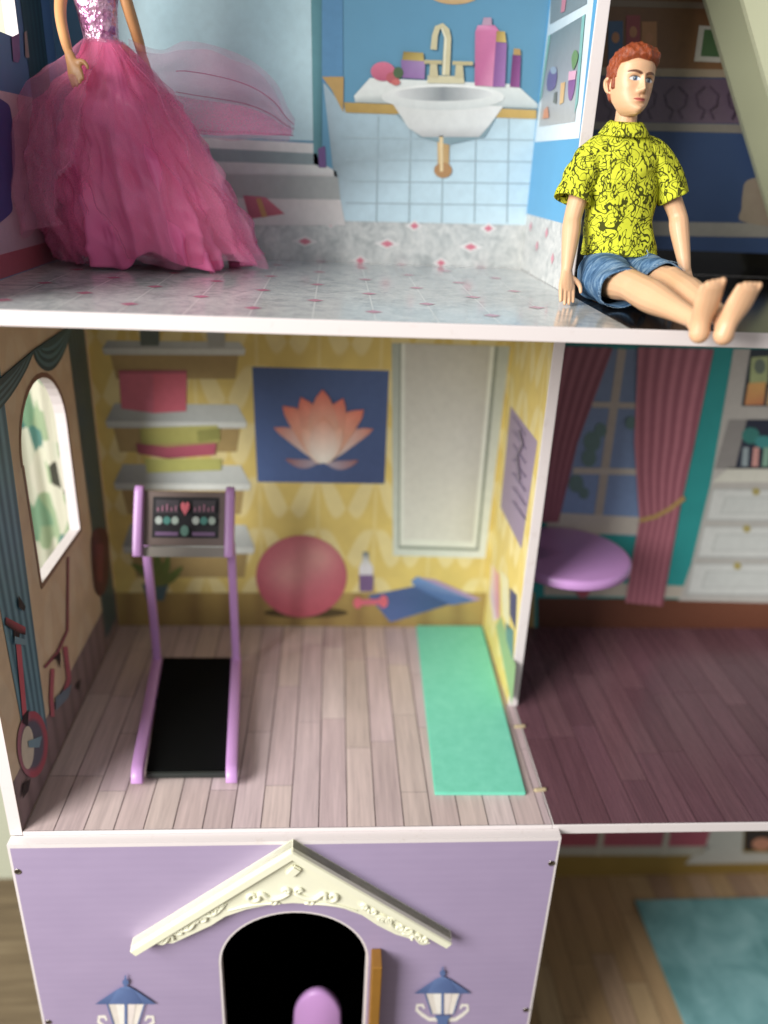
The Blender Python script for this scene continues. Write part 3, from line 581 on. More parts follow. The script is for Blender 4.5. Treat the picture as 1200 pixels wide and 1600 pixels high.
P = Print(PDV); P.layer = 6; P.poly([(878, 130), (885, 128), (882, 160), (876, 164)], '#d2a860'); P.poly([(868, 145), (872, 143), (871, 163), (866, 160)], '#5f6a66'); P.poly([(852, 172), (858, 166), (860, 184), (850, 186)], '#c9805c'); P.build('perfume_print', udv)
P = Print(PDV); P.layer = 6; P.smooth([(890, 128), (896, 122), (901, 122), (899, 142), (894, 157), (890, 152)], '#7d4590'); P.poly([(891, 112), (903, 110), (901, 124), (890, 126)], '#d8a0bc'); P.smooth([(896, 88), (901, 78), (906, 86), (903, 100), (898, 109), (896, 100)], '#5d9050'); P.build('potted_cactus_print', udv)
P = Print(PDV); P.layer = 6; P.poly([(880, -6), (888, -12), (884, 18), (878, 20)], '#c06a80'); P.build('pink_scarf_print', udv)
mb = sheet('marble_border_print', PDV, Y1+.06, D, H+.04, 38.2, M_MARBLEWALL, udv, 1.0)
for y, z in ((23.5, 37.4), (20.8, 36.2), (18.4, 37.3), (16.0, 35.8)): P = Print(PDV, True); P.layer = 3; P.poly([(y-.4, z), (y, z-.4), (y+.4, z), (y, z+.4)], '#cf7f92').build('pink_diamond', udv)
# -- bathroom side wall
P = Print(PL, True); P.grid([(2, 44.4), (D, 44.4), (D, 42.9), (2, 42.9)], 6, 2, lambda u, v: C('#c9a3ae')); P.build('ledge_print', ulw)
P = Print(PL, True); P.grid([(2, 42.9), (D, 42.9), (D, 35.4), (2, 35.4)], 6, 2, lambda u, v: C('#bb8fa0')); P.build('bath_panel_print', ulw)
P = Print(PL); P.layer = 4; P.smooth([(-30, 165), (8, 160), (18, 190), (22, 250), (16, 300), (14, 335), (-40, 350)], '#322f78'); P.build('navy_rug_print', ulw)
P = Print(PL, True); P.layer = 2; P.grid([(19.4, 56), (23.4, 56), (23.4, 38), (19.4, 38)], 10, 3, lambda u, v: mix(C('#16242c'), C('#28505a'), .5+.5*math.sin(u*30))); P.build('dark_shower_curtain_print', ulw)
P = Print(PL); P.layer = 5; P.poly([(16, 58), (28, 52), (30, 90), (27, 98), (19, 96)], '#7d4a86'); P.poly([(36, 50), (40, 48), (44, 90), (38, 90)], '#a3877a'); P.build('hanging_brush_print', ulw)
P = Print(PL, True); P.grid([(2, 35.4), (D, 35.4), (D, 34.05), (2, 34.05)], 6, 2, lambda u, v: C('#a8324a')); P.build('red_mat_print', ulw)
# -- parlour back wall: window, curtains, cabinet
P = Print(PB); P.grid([(905, 545), (1010, 545), (1002, 838), (872, 830)], 8, 12, lambda u, v: mix(C('#6b83a4'), C('#6f92c4'), v)); P.build('window_sky_print', pb_)
P = Print(PB); P.layer = 3; P.line([(972, 545), (930, 838)], 13, '#b3aa9c'); P.line([(925, 632), (1005, 634)], 9, '#b8b0a2'); P.line([(895, 735), (1005, 737)], 10, '#c0b9ab'); P.poly([(860, 800), (1010, 808), (1010, 836), (850, 830)], '#c4bdb0'); P.build('window_frame_print', pb_)
P = Print(PB); P.layer = 3
for a, b, r in ((925, 690, 14), (938, 672, 10), (920, 715, 12), (900, 755, 12), (912, 770, 8), (985, 660, 9)): P.ell(a, b, r, r*1.2, '#5d8280', 10)
P.build('window_leaves_print', pb_)
def curtain(pl, q, waves, c0, c1, name, par):
    P = Print(pl); P.layer = 12; P.grid(q, 48, 6, lambda u, v: mix(C(c0), C(c1), .5+.5*math.sin(u*waves*2*PI+1.0*math.sin(v*PI)))); P.build(name, par)
curtain(PB, [(870, 540), (957, 543), (902, 690), (845, 690)], 5, '#80364a', '#a85a6c', 'crimson_curtain_print', pb_); curtain(PB, [(845, 690), (902, 690), (872, 815), (838, 815)], 5, '#80364a', '#a85a6c', 'crimson_curtain_print', pb_)
curtain(PB, [(996, 542), (1114, 545), (1082, 700), (990, 690)], 6, '#8e4054', '#b86676', 'crimson_curtain_print', pb_); curtain(PB, [(990, 690), (1082, 700), (1062, 790), (998, 812)], 6, '#8e4054', '#b86676', 'crimson_curtain_print', pb_); curtain(PB, [(998, 812), (1062, 790), (1034, 946), (976, 940)], 6, '#8e4054', '#b86676', 'crimson_curtain_print', pb_)
P = Print(PB); P.layer = 16; P.line([(998, 812), (1022, 806), (1045, 794), (1068, 776)], 7, '#b08a3c'); P.build('gold_tieback_print', pb_)
P = Print(PB); P.layer = 2; P.poly([(850, 905), (1075, 916), (1072, 934), (850, 930)], '#b9b09f'); P.build('printed_skirting', pb_)
P = Print(PB); P.layer = 2; P.poly([(840, 934), (1300, 938), (1300, 990), (840, 984)], ['#5a2c14', '#7a3f1a', '#6b3212', '#4c2410']); P.build('printed_brown_floor', pb_)
P = Print(PB); P.layer = 14; P.poly([(895, 917), (925, 918), (915, 932), (905, 932)], '#b43a52'); P.build('red_ornament_print', pb_)
P = Print(PB); P.layer = 4; P.poly([(1146, 545), (1330, 545), (1330, 945), (1060, 938), (1080, 880), (1110, 755)], '#b5b2aa'); P.build('white_cabinet_print', pb_)
P = Print(PB); P.layer = 6; P.poly([(1172, 545), (1330, 545), (1330, 636), (1158, 634)], '#2e3a44'); P.poly([(1138, 655), (1330, 655), (1330, 732), (1116, 732)], '#8d8a86'); P.poly([(1166, 655), (1330, 655), (1330, 730), (1148, 730)], '#242c40'); P.build('cabinet_shelves_print', pb_)
P = Print(PB); P.layer = 9; P.poly([(1173, 558), (1200, 556), (1198, 598), (1170, 600)], '#a8b878'); P.ell(1186, 572, 9, 12, '#6a7a6a', 14); P.poly([(1168, 598), (1196, 596), (1192, 632), (1162, 632)], ['#d69a34', '#e0a83c', '#c06a24', '#c87a28']); P.poly([(1200, 605), (1225, 605), (1222, 632), (1196, 632)], '#d8b47a'); P.build('packet_print', pb_)
P = Print(PB); P.layer = 9; P.ell(1172, 680, 14, 13, '#1d7a72', 14); P.ell(1192, 690, 14, 10, '#1f8a8a', 14)
for a, c in ((1160, '#8fa0a4'), (1176, '#c98a80'), (1192, '#7aa890'), (1210, '#9a7a8a')): P.poly([(a, 698), (a+9, 698), (a+7, 728), (a-3, 728)], c)
P.build('books_print', pb_)
P = Print(PB); P.layer = 7; P.poly([(1138, 730), (1330, 728), (1330, 753), (1112, 753)], '#cfcfc0'); P.build('cabinet_ledge_print', pb_)
for x, y in ((1104, 762), (1090, 820), (1074, 878)):
    P = Print(PB); P.layer = 8; P.poly([(x+8, y), (1330, y+2), (1330, y+56), (x-4, y+52)], '#aeb1ac'); P.poly([(x+10, y+3), (1330, y+5), (1330, y+50), (x, y+48)], '#c9cdc8'); P.poly([(x+28, y+13), (1330, y+15), (1330, y+40), (x+20, y+40)], '#b5bab5'); P.poly([(x+30, y+15), (1330, y+17), (1330, y+38), (x+23, y+38)], '#c4c9c4')
    P.ell(1180-(y-762)*.25, y+5, 6, 6, '#a89a4c', 12); P.build('drawer_front_print', pb_)
# -- study back wall
P = Print(PB); P.poly([(945, -140), (1400, -140), (1400, 118), (930, 108)], ['#8a5a26', '#8a5a26', '#9a6a34', '#7a4e20']); P.build('brown_wall_print', sb)
P = Print(PB); P.layer = 3; P.poly([(950, 0), (1110, 4), (1112, 14), (950, 10)], '#8f7a64'); P.poly([(930, 105), (1400, 114), (1400, 126), (930, 118)], '#a89478'); P.build('printed_shelf', sb)
for a, b, y0, y1, c in ((950, 973, 33, 100, '#2f5c88'), (978, 1000, 24, 98, '#a02830'), (1002, 1026, 34, 100, '#b8762c')):
    P = Print(PB); P.layer = 4; P.poly([(a, y0), (b, y0), (b, y1), (a, y1)], c); P.ell((a+b)/2, y0+26, 6, 9, '#c07838', 12); P.build('book_print', sb)
P = Print(PB); P.layer = 4; P.poly([(1092, 40), (1180, 44), (1180, 100), (1084, 96)], '#c9c3b4'); P.poly([(1100, 46), (1180, 50), (1180, 92), (1094, 88)], '#4c7040'); P.build('framed_landscape_print', sb)
P = Print(PB); P.layer = 2; P.poly([(925, 120), (1400, 128), (1400, 196), (915, 190)], ['#6a5468', '#6a5468', '#7d667a', '#6d586c']); P.build('damask_print', sb)
P = Print(PB); P.layer = 4
for k in range(7):
    x = 960+k*48
    for s in (-1, 1): P.line([(x+s*4, 135), (x+s*17, 148), (x+s*14, 165), (x+s*4, 172), (x+s*10, 186)], 3, '#584458')
P.build('damask_scroll_print', sb)
P = Print(PB); P.layer = 3; P.poly([(915, 190), (1400, 199), (1400, 214), (915, 202)], '#948c80'); P.poly([(890, 344), (1400, 352), (1400, 374), (890, 366)], '#a39d92'); P.build('printed_rail', sb)
P = Print(PB); P.layer = 5; P.smooth([(1160, 300), (1164, 285), (1178, 278), (1200, 276), (1240, 280), (1240, 350), (1160, 346), (1158, 325)], '#a6937c'); P.build('armchair_print', sb)
sheet('printed_dark_boards', PB, XE, XR, H+.03, 35.9, M_BLACKFLOOR, sb, 1.5)
# -- living room back wall (only its foot shows)
sheet('living_wall_print', PB, XE, XR, -H+.03, -TB-.02, plain('printed_gold_wall', '#8c7238', .5, .35, .15, .4), lb, .5)
P = Print(PB); P.layer = 2; P.poly([(860, 1296), (1110, 1296), (1110, 1324), (860, 1324)], '#a52a48'); P.poly([(860, 1322), (1110, 1322), (1085, 1336), (860, 1336)], '#b0a898'); P.build('crimson_sofa_print', lb)
for a in (935, 1037): P = Print(PB); P.layer = 6; P.poly([(a+2, 1296), (a+10, 1296), (a+4, 1336), (a-6, 1336)], '#b8ae9c'); P.build('sofa_leg_print', lb)
P = Print(PB); P.layer = 3; P.poly([(1112, 1290), (1162, 1290), (1160, 1332), (1330, 1332), (1330, 1346), (1070, 1350), (1080, 1338), (1100, 1330)], '#b4b0a6'); P.build('fireplace_print', lb)
P = Print(PB); P.layer = 5; P.poly([(1164, 1296), (1330, 1296), (1330, 1328), (1162, 1328)], '#33201c'); P.ell(1190, 1318, 16, 10, '#b8704a', 14); P.build('hearth_print', lb)

# ---------------------------------------------------------------- staircase in the study
st = mesh_obj
def stair():
    y0, y1 = 19.0, 24.6; ax, az = 41.6, 52.1; dx, dz = 7.1, -12.6          # lower edge of the stringer at y0
    import math as m_
    e = hit(1098, 0, 1, y1); e2 = hit(1203, 345, 1, y1); d = e2-e; d = d/np.linalg.norm(d); nrm = np.array([-d[2], 0, d[0]]); nrm = nrm if nrm[0] > 0 else -nrm
    S = e-d*14; L = 14+26
    while (S+d*L)[2] > H+.05: L += .2
    while (S+d*L)[2] < H+.05: L -= .2
    root = None; zs = 2.45; run = zs*abs(d[0]/d[2]); 
    # saw-tooth stringer outline in x,z
    low = [S[[0, 2]], (S+d*L)[[0, 2]]]; w = 4.6
    topside = []; k = 0; base = S+nrm*w; 
    z = base[2]; x = base[0]
    while z-zs > H+.05:
        topside += [(x, z), (x+run+.9*0, z)]; x += run; topside.append((x, z-zs)); z -= zs
    topside += [(x, z), (x+run, z), (x+run, H+.05)]
    out = [tuple(low[0])]+topside+[(low[1][0], H+.05)]
    def stringer(yy): return plate('stringer', out, [], lambda a, b: (a, yy, b), (0, 1, 0), .5, (M_STAIR, M_STAIR), stp)
    stp = plate('staircase', out, [], lambda a, b: (a, y0, b), (0, 1, 0), .5, (M_STAIR, M_STAIR), house)
    stringer(y1-.5)
    x = base[0]; z = base[2]
    while z-zs > H+.05:
        box('tread', x-.3, x+run, y0-.25, y1+.2, z, z+.35, M_STAIR, stp, .08); box('riser', x+run-.3, x+run, y0+.5, y1-.5, z-zs+.35, z, M_STAIR, stp); x += run; z -= zs
stair()

# ---------------------------------------------------------------- treadmill
tm = thing('treadmill', (9, 10, .04), 'orchid purple toy treadmill with black belt and console', 'treadmill')
def railprof(xc, w, path, th, name):
    """flat moulded bar: side profile in (y,z) swept as a strip, width w in x"""
    P = np.array(catmull(path, 8, closed=False)); V = []; rings = []
    for i in range(len(P)):
        t = P[min(i+1, len(P)-1)]-P[max(i-1, 0)]; t = t/np.linalg.norm(t); n_ = np.array([-t[1], t[0]]); e = 1.0
        if i in (0, len(P)-1): e = .35
        elif i in (1, len(P)-2): e = .8
        b = .07
        sec = [(-w/2+b, -th/2), (w/2-b, -th/2), (w/2, -th/2+b), (w/2, th/2-b), (w/2-b, th/2), (-w/2+b, th/2), (-w/2, th/2-b), (-w/2, -th/2+b)]
        rings.append([(xc+a, P[i][0]+n_[0]*c*e, P[i][1]+n_[1]*c*e) for a, c in sec])
    v, f = loft(rings, True, True); o = mesh_obj(name, v, f, M_VIOLET, tm, True)
    m = o.modifiers.new('w', 'WEIGHTED_NORMAL') if False else None
    for p in o.data.polygons: p.use_smooth = True
    return o
lx, rx = 6.0, 12.75
low = [(4.0, .42), (4.3, .95), (5.2, 1.15), (9, 1.2), (14, 1.25), (17.3, 1.3), (17.9, 1.5)]
upp = [(17.75, 1.2), (17.85, 3), (17.75, 7), (17.4, 12.9)]
def skew(xf, xb): return lambda y: xf+(xb-xf)*(y-4)/14.0
for xf, xb in ((6.62, 5.25), (13.25, 12.0)):
    for nm, path, w, th in (('side_rail', low, .82, .8), ('upright', upp, .66, .7)):
        o = railprof(0, w, path, th, nm); s = skew(xf, xb)
        for v in o.data.vertices:
            y = v.co.y/K+10; v.co.x = (v.co.x/K+9 + s(y) - 9)*K
    # console cheek: thick curved arm beside the display
    o = railprof(0, .68, [(15.75, 12.5), (15.95, 13.1), (16.9, 15.0), (17.9, 16.75), (18.1, 17.0)], 1.05, 'console_arm')
    for v in o.data.vertices: v.co.x = (v.co.x/K+9 + xb+(-.2 if xb < 9 else .1) - 9)*K
def quadbox(name, q, th, mat, parent):
    """q: 4 corner points (3-D), thick downwards along the normal"""
    q = [np.array(p, float) for p in q]; n_ = np.cross(q[1]-q[0], q[3]-q[0]); n_ = n_/np.linalg.norm(n_)
    V = q+[p-n_*th for p in q]; F = [(0, 1, 2, 3), (7, 6, 5, 4), (0, 4, 5, 1), (1, 5, 6, 2), (2, 6, 7, 3), (3, 7, 4, 0)]
    return mesh_obj(name, V, F, mat, parent)
quadbox('running_belt', [(7.05, 4.9, .75), (12.9, 5.05, .75), (11.65, 18.2, 1.35), (5.7, 18.2, 1.35)], .35, M_RUBBER, tm)
box('front_lip', 7.1, 12.8, 4.55, 4.86, .3, .7, plain('dark_grey_lip', '#2a2e2c', .5, .4), tm, .06)
M_CONS = plain('brown_grey_console', '#75655f', .35, .5, .05); M_CONSL = plain('silver_grey_lip', '#8f8880', .3, .5)
cq = [(5.45, 16.0, 13.3), (11.75, 16.0, 13.3), (11.75, 18.0, 17.05), (5.45, 18.0, 17.05)]
con = quadbox('console', cq, .8, M_CONS, tm); quadbox('console_lip', [(5.45, 15.6, 12.5), (11.75, 15.6, 12.5), (11.75, 15.97, 13.2), (5.45, 15.97, 13.2)], .6, M_CONSL, tm)
def onc(u, v, l=1): a = np.array(cq, float); p = (a[0]*(1-u)+a[1]*u)*(1-v)+(a[3]*(1-u)+a[2]*u)*v; n_ = np.cross(a[1]-a[0], a[3]-a[0]); n_ /= np.linalg.norm(n_); return p+n_*.02*l
class CPrint(Print):
    def __init__(s): s.V = []; s.F = []; s.C = []; s.layer = 1; s.f = onc
    def build(s, name, parent, mat=None): return mesh_obj(name, s.V, s.F, mat or M_PRINT, parent, cols=s.C)
P = CPrint(); P.poly([(.1, .14), (.92, .14), (.92, .9), (.1, .9)], '#1e1c20'); P.build('display_print', con)
P = CPrint(); P.layer = 2
for u0, u1 in ((.14, .42), (.6, .88)):
    P.poly([(u0, .6), (u1, .6), (u1, .84), (u0, .84)], '#463f46'); P.poly([(u0, .18), (u1, .18), (u1, .25), (u0, .25)], '#7a5684')
    for k in range(3): c = ('#b9c4bc', '#3f8f84', '#a9bcb0')[k]; P.ell(u0+.04+k*.1, .46, .045, .075, c, 12)
    for k in range(5): P.line([(u0+.03+k*.055, .63), (u0+.03+k*.055, .7+.03*(k % 3))], .018, '#b06a88')
P.ell(.51, .27, .05, .1, '#5f8f80', 16); P.poly([(.51, .55), (.56, .68), (.565, .76), (.535, .81), (.51, .75), (.485, .81), (.455, .76), (.46, .68)], '#d84058'); P.build('button_print', con)

# ---------------------------------------------------------------- exercise mat, table, chair, rug
n = NT('mint_foam'); f = n.noise(n.pos(), 1.3, 5, .6); f2 = n.noise(n.pos(), 30, 2); n.bump(f2, .25); M_MINT = n.fin(n.ramp(f, [(.25, C('#72ccb0')), (.5, C('#7ad2b8')), (.75, C('#82d8be'))]), .6, .35)
q = [(27.75, 2.85, .34), (34.35, 2.75, .34), (35.0, 25.3, .34), (28.55, 25.3, .34)]
bm = bmesh.new(); vv = [bm.verts.new(p) for p in q]+[bm.verts.new((p[0], p[1], .05)) for p in q]
for f in [(0, 1, 2, 3), (7, 6, 5, 4), (0, 4, 5, 1), (1, 5, 6, 2), (2, 6, 7, 3), (3, 7, 4, 0)]: bm.faces.new([vv[i] for i in f])
bmesh.ops.recalc_face_normals(bm, faces=bm.faces); bmesh.ops.bevel(bm, geom=bm.edges[:], offset=.06, segments=2, affect='EDGES'); bm.verts.index_update()
tag(mesh_obj('exercise_mat', [tuple(v.co) for v in bm.verts], [tuple(v.index for v in f.verts) for f in bm.faces], M_MINT), 'mint green foam mat lying on the gym floor', 'mat'); bm.free()
tb = thing('table', (40.5, 20, .04), 'purple round table in the parlour beside the divider', 'table')
rings = [[(40.6+r*math.cos(t), 19.8+r*math.sin(t), z) for t in (2*PI*i/56 for i in range(56))] for r, z in ((.05, 11.2), (5.0, 11.2), (5.25, 11.15), (5.4, 11.0), (5.4, 10.45), (5.25, 10.3), (.05, 10.3))]
# the table's inner side is cut straight where it meets the divider
rings = [[(max(p[0], XE+.08), p[1], p[2]) for p in r] for r in rings]
v, f = loft(rings, True, True); mesh_obj('table_top', v, f, M_VIOLET, tb, True)
box('leg', 36.1, 36.9, 18.6, 19.4, .05, 10.35, M_VIOLET, tb, .1); box('leg', 36.1, 36.9, 22.6, 23.4, .05, 10.35, M_VIOLET, tb, .1)
ch = thing('chair', (19.4, 4, -33.9), 'purple toy chair standing inside the dark arched doorway', 'chair')
prof = [(19.55+1.95*math.cos(t), -23.3+ (2.75*math.sin(t)**1.3 if math.sin(t) > 0 else 0)) for t in (PI*i/20 for i in range(21))]
v, f = loft([[(19.45+(a-19.45)*s, y, -22.9+(b+22.9)*s) for a, b in prof+[(17.3, -30.5), (21.7, -30.5)]] for s, y in ((.9, 2.7), (1, 2.85), (1, 3.3), (.9, 3.45))], True, True); mesh_obj('backrest', v, f, M_VIOLET, ch, True)
box('seat', 17.2, 21.7, 3.4, 6.6, -30.4, -29.7, M_VIOLET, ch, .2)
for x in (17.1, 21.1):
    for y in (2.9, 5.8): box('leg', x, x+.7, y, y+.7, -33.9, -30.35, M_VIOLET, ch, .08)
n = NT('teal_felt'); f = n.noise(n.pos(), .22, 4, .6, .5); f2 = n.noise(n.pos(), 9, 3); n.bump(f2, .6, .06); M_FELT = n.fin(n.ramp(f, [(.3, C('#5c8c8e')), (.55, C('#78a6aa')), (.75, C('#8cb8bb'))]), .95, .1)
tag(box('rug', 55.0, 78, 4.0, 21.9, -H+.05, -H+.35, M_FELT, None, .06), 'teal felt rug on the brown plank floor of the lower room', 'rug')

for px, py in ((813, 1135), (845, 1234)):                             # dowel ends standing proud of the floor's edge
    q = hit(px, py, 2, .12); v, f = tube([(q[0]-.35, q[1], .08), (q[0]+.3, q[1]+.05, .1)], [.17, .15], 10); mesh_obj('dowel', v, f, plain('beech_dowel', '#b5a484', .6, .3), gf, True)

# leaf-patterned curtain seen through the arched gym window
def leafcloth():
    n = NT('leaf_print_cloth'); p = n.pos(); v = n.new('ShaderNodeTexVoronoi', feature='F1'); v.inputs['Scale'].default_value = .55; mp = n.new('ShaderNodeMapping'); mp.inputs['Rotation'].default_value = (.3, .5, .2); mp.inputs['Scale'].default_value = (1.7, 1, .75)
    ds = n.noise(p, .5, 3); n.link(p, mp.inputs['Vector']); n.link(mp.outputs[0], v.inputs['Vector'])
    h = n.new('ShaderNodeSeparateColor'); n.link(v.outputs['Color'], h.inputs[0])
    c = n.ramp(h.outputs[0], [(0, C('#b5b4a2')), (.3, C('#7f9272')), (.45, C('#b0b2a0')), (.6, C('#2f6660')), (.72, C('#b8b6a6')), (.82, C('#5f8468')), (.92, C('#10140f'))], 'CONSTANT')
    return n.fin(n.mixc(n.math('MULTIPLY', ds, .2), c, C('#b0ac98')), .8, .2)
rings = []
for j in range(9):
    z = -4+j*5.0; rings.append([(-12.5+i*.28, 26.4+.5*math.sin(i*.55+j*.2)+.2*math.sin(i*1.3), z) for i in range(39)])
v, f = loft(rings, closed=False); o = mesh_obj('patterned_curtain', v, f, leafcloth(), None, True); tag(o, 'white curtain with green leaf print behind the arched gym window', 'curtain')
s = o.modifiers.new('s', 'SOLIDIFY'); s.thickness = .08*K

# ---------------------------------------------------------------- dolls
def rotz(a): c, s = math.cos(a), math.sin(a); return np.array([[c, -s, 0], [s, c, 0], [0, 0, 1]])
def rotx(a): c, s = math.cos(a), math.sin(a); return np.array([[1, 0, 0], [0, c, -s], [0, s, c]])
def roty(a): c, s = math.cos(a), math.sin(a); return np.array([[c, 0, s], [0, 1, 0], [-s, 0, c]])
ZK = np.array([-1.84, -1.80, -1.68, -1.45, -1.15, -.8, -.3, .3, .9, 1.3, 1.6, 1.76, 1.84])
WK = np.array([.05, .30, .52, .78, 1.0, 1.13, 1.21, 1.27, 1.23, 1.05, .75, .42, .05])
FK = np.array([.95, 1.12, 1.26, 1.34, 1.30, 1.28, 1.26, 1.34, 1.34, 1.12, .76, .4, .05])
BK = np.array([-.75, -.55, -.3, .05, .5, 1.0, 1.36, 1.56, 1.5, 1.2, .82, .45, .05])
def smi(z, zk, vk):
    """smooth interpolation through the table"""
    zs = np.linspace(zk[0], zk[-1], 400); v = np.interp(zs, zk, vk)
    k = np.hanning(41); k /= k.sum(); vp = np.pad(v, 20, mode='edge'); v2 = np.convolve(vp, k, 'valid')
    w = np.minimum(1, np.minimum(zs-zk[0], zk[-1]-zs)/.2); v2 = v2*w+v*(1-w)
    return np.interp(z, zs, v2)
def head_surface(nz=230, na=300):
    t = np.linspace(0, 1, nz); z = -1.84*np.cos(PI*t); z = .55*z+.45*np.linspace(-1.84, 1.84, nz)
    a = np.linspace(-PI, PI, na, endpoint=False); a = a-.32*np.sin(a)                       # denser in front (a=0 is the face)
    Z, A = np.meshgrid(z, a, indexing='ij')
    W = smi(Z, ZK, WK); Fr = smi(Z, ZK, FK); Bk = smi(Z, ZK, BK)
    ca, sa = np.cos(A), np.sin(A)
    X = W*np.sign(sa)*np.abs(sa)**.92
    front = ca > 0
    Y = np.where(front, -Fr*np.abs(ca)**.85, Bk*np.abs(ca))
    fm = sm(.0, .5, ca)                                                                     # face mask
    g = lambda x0, z0, sx, sz: np.exp(-((X-x0)/sx)**2-((Z-z0)/sz)**2)
    gs = lambda x0, z0, sx, sz: g(x0, z0, sx, sz)+g(-x0, z0, sx, sz)
    d = np.zeros_like(X)
    ridge = np.interp(Z, [-.78, -.66, -.52, -.1, .25, .42], [0, .25, .42, .24, .10, 0]); wn = np.interp(Z, [-.75, -.55, -.2, .3], [.24, .19, .13, .14])
    d += ridge*np.exp(-(X/wn)**2)+.09*gs(.19, -.58, .10, .09)                                # nose and wings
    d -= .15*gs(.47, .03, .26, .17); d += .045*gs(.47, .01, .2, .1)                          # sockets, lids
    d += .08*gs(.48, .33, .34, .10)+.05*gs(.78, -.35, .3, .25)                               # brow ridge, cheekbones
    d += .10*g(0, -.98, .30, .06)+.14*g(0, -1.13, .26, .06)-.05*g(0, -1.055, .32, .028)-.06*g(0, -1.30, .3, .08)+.12*g(0, -1.55, .3, .17)   # lips, chin
    d -= .04*g(0, -.83, .07, .08)-.0
    Y = Y-d*fm
    return X, Y, Z, A
def head_mesh(skin, brow, lip, iris, stubble=None):
    X, Y, Z, A = head_surface(); nz, na = X.shape
    V = np.stack([X, Y, Z], -1).reshape(-1, 3); F = []
    idx = np.arange(nz*na).reshape(nz, na)
    for j in range(nz-1):
        for i in range(na): F.append((idx[j, i], idx[j, (i+1) % na], idx[j+1, (i+1) % na], idx[j+1, i]))
    F.append(tuple(idx[0])[::-1]); F.append(tuple(idx[-1]))
    # painted face
    x, y, z = V[:, 0], V[:, 1], V[:, 2]; col = np.tile(np.array(C(skin)), (len(V), 1)); fr = y < -.3
    def paint(m, c): nonlocal col; m = (m*fr)[:, None]; col = col*(1-m)+np.array(C(c))*m
    paint(.35*(np.exp(-((np.abs(x)-.75)/.3)**2-((z+.5)/.3)**2)), '#d99a78')
    for s in (-1, 1):
        u = (x*s-.47); up = .14*np.sqrt(np.clip(1-(u/.30)**2, 0, 1))+.012*u; dn = -.085*np.sqrt(np.clip(1-(u/.30)**2, 0, 1))+.02*u
        inside = sm(-.012, .012, up-(z-.02))*sm(-.012, .012, (z-.02)-dn)*(np.abs(u) < .30)
        paint(inside, '#e6e4e2'); r = np.hypot(x-s*.47-.035, (z-.035)); paint(inside*(1-sm(.12, .14, r)), iris); paint(inside*(1-sm(.06, .075, r)), '#16181c')
        paint(inside*(1-sm(.018, .03, np.hypot(x-s*.47-.0, z-.075))), '#ffffff')
        lid = np.exp(-(((z-.02)-up-.012)/.032)**2)*(np.abs(u) < .32); paint(lid*.95, '#2b1e1c'); low = np.exp(-(((z-.02)-dn)/.014)**2)*(np.abs(u) < .29); paint(low*.4, '#7a5648')
        paint(.5*np.exp(-(((z-.02)-up-.085)/.02)**2)*(np.abs(u) < .27), '#b57f5e')
        b = x*s; bz = .33+.10*np.sin(np.clip((b-.15)/.75, 0, 1)*PI*.75)-.02; bw = np.interp(b, [.12, .2, .5, .88, .95], [.03, .085, .09, .05, .0]); paint(.95*sm(-.015, .015, bw-np.abs(z-bz))*(b > .1)*(b < .95), brow)
    mw = .40; ul = -1.05+.085*np.sqrt(np.clip(1-(x/mw)**2, 0, 1))-.03*np.exp(-(x/.06)**2); ll = -1.05-.115*np.sqrt(np.clip(1-(x/(mw*.85))**2, 0, 1))
    paint(.9*sm(-.02, .015, ul-z)*sm(-.02, .015, z-ll)*(np.abs(x) < mw), lip); paint(.75*np.exp(-((z+1.052)/.016)**2)*(np.abs(x) < mw), '#6e2f2c')
    for s in (-1, 1): paint(.6*np.exp(-((x-s*.09)/.04)**2-((z+.70)/.022)**2), '#8a4a34')
    return V, F, col
def hair_mesh(style):
    X, Y, Z, A = head_surface(150, 240); nz, na = X.shape; V = np.stack([X, Y, Z], -1)
    x, y, z = X, Y, Z
    if style == 'short':
        hl = 1.02+.10*np.cos(x*2.2)-.05*np.sin(x*5+1)                                   # front hairline height
        side = -.38-.30*sm(.5, 1.15, z)                                              # y in front of which temples are bare
        m = np.maximum(sm(-.06, .08, z-hl)*(y < .2), sm(-.05, .06, y-side)*sm(-.05, .1, z-.15)) 
        m = np.maximum(m, sm(.18, .26, y)*sm(-1.02, -.92, z-.0))
        m = np.maximum(m, sm(-.02, .05, .16-np.abs(y+.12))*sm(-.48, -.36, z))          # sideburn
        strand = np.sin(y*11+x*6+3*np.sin(z*2.3))*.5+np.sin(y*23-x*9+2*z)*.35+np.sin(x*17+y*4+z*8)*.3
        h = .12+.14*sm(.6, 1.5, z)+.20*np.exp(-((y+.75)/.5)**2)*sm(.8, 1.4, z)+.06*strand*sm(-.2, 1, z)+.015*strand
    else:
        m = np.maximum(sm(-.05, .1, z-1.0+.25*np.abs(x)), sm(-.5, -.3, y)*sm(-.5, .3, z)); m = np.maximum(m, sm(.0, .2, y)); h = .22+.03*np.sin(x*14+y*5)
    n_ = np.stack([X/1.3**2, Y/1.5**2, Z/1.85**2], -1); n_ /= np.linalg.norm(n_, axis=-1, keepdims=True)
    V = V+n_*(m*h-.07*(1-m))[..., None]
    idx = np.arange(nz*na).reshape(nz, na); F = []
    for j in range(nz-1):
        for i in range(na):
            q = (idx[j, i], idx[j, (i+1) % na], idx[j+1, (i+1) % na], idx[j+1, i])
            if max(m[j, i], m[j, (i+1) % na], m[j+1, (i+1) % na], m[j+1, i]) > .01: F.append(q)
    F.append(tuple(idx[-1])); return V.reshape(-1, 3), F
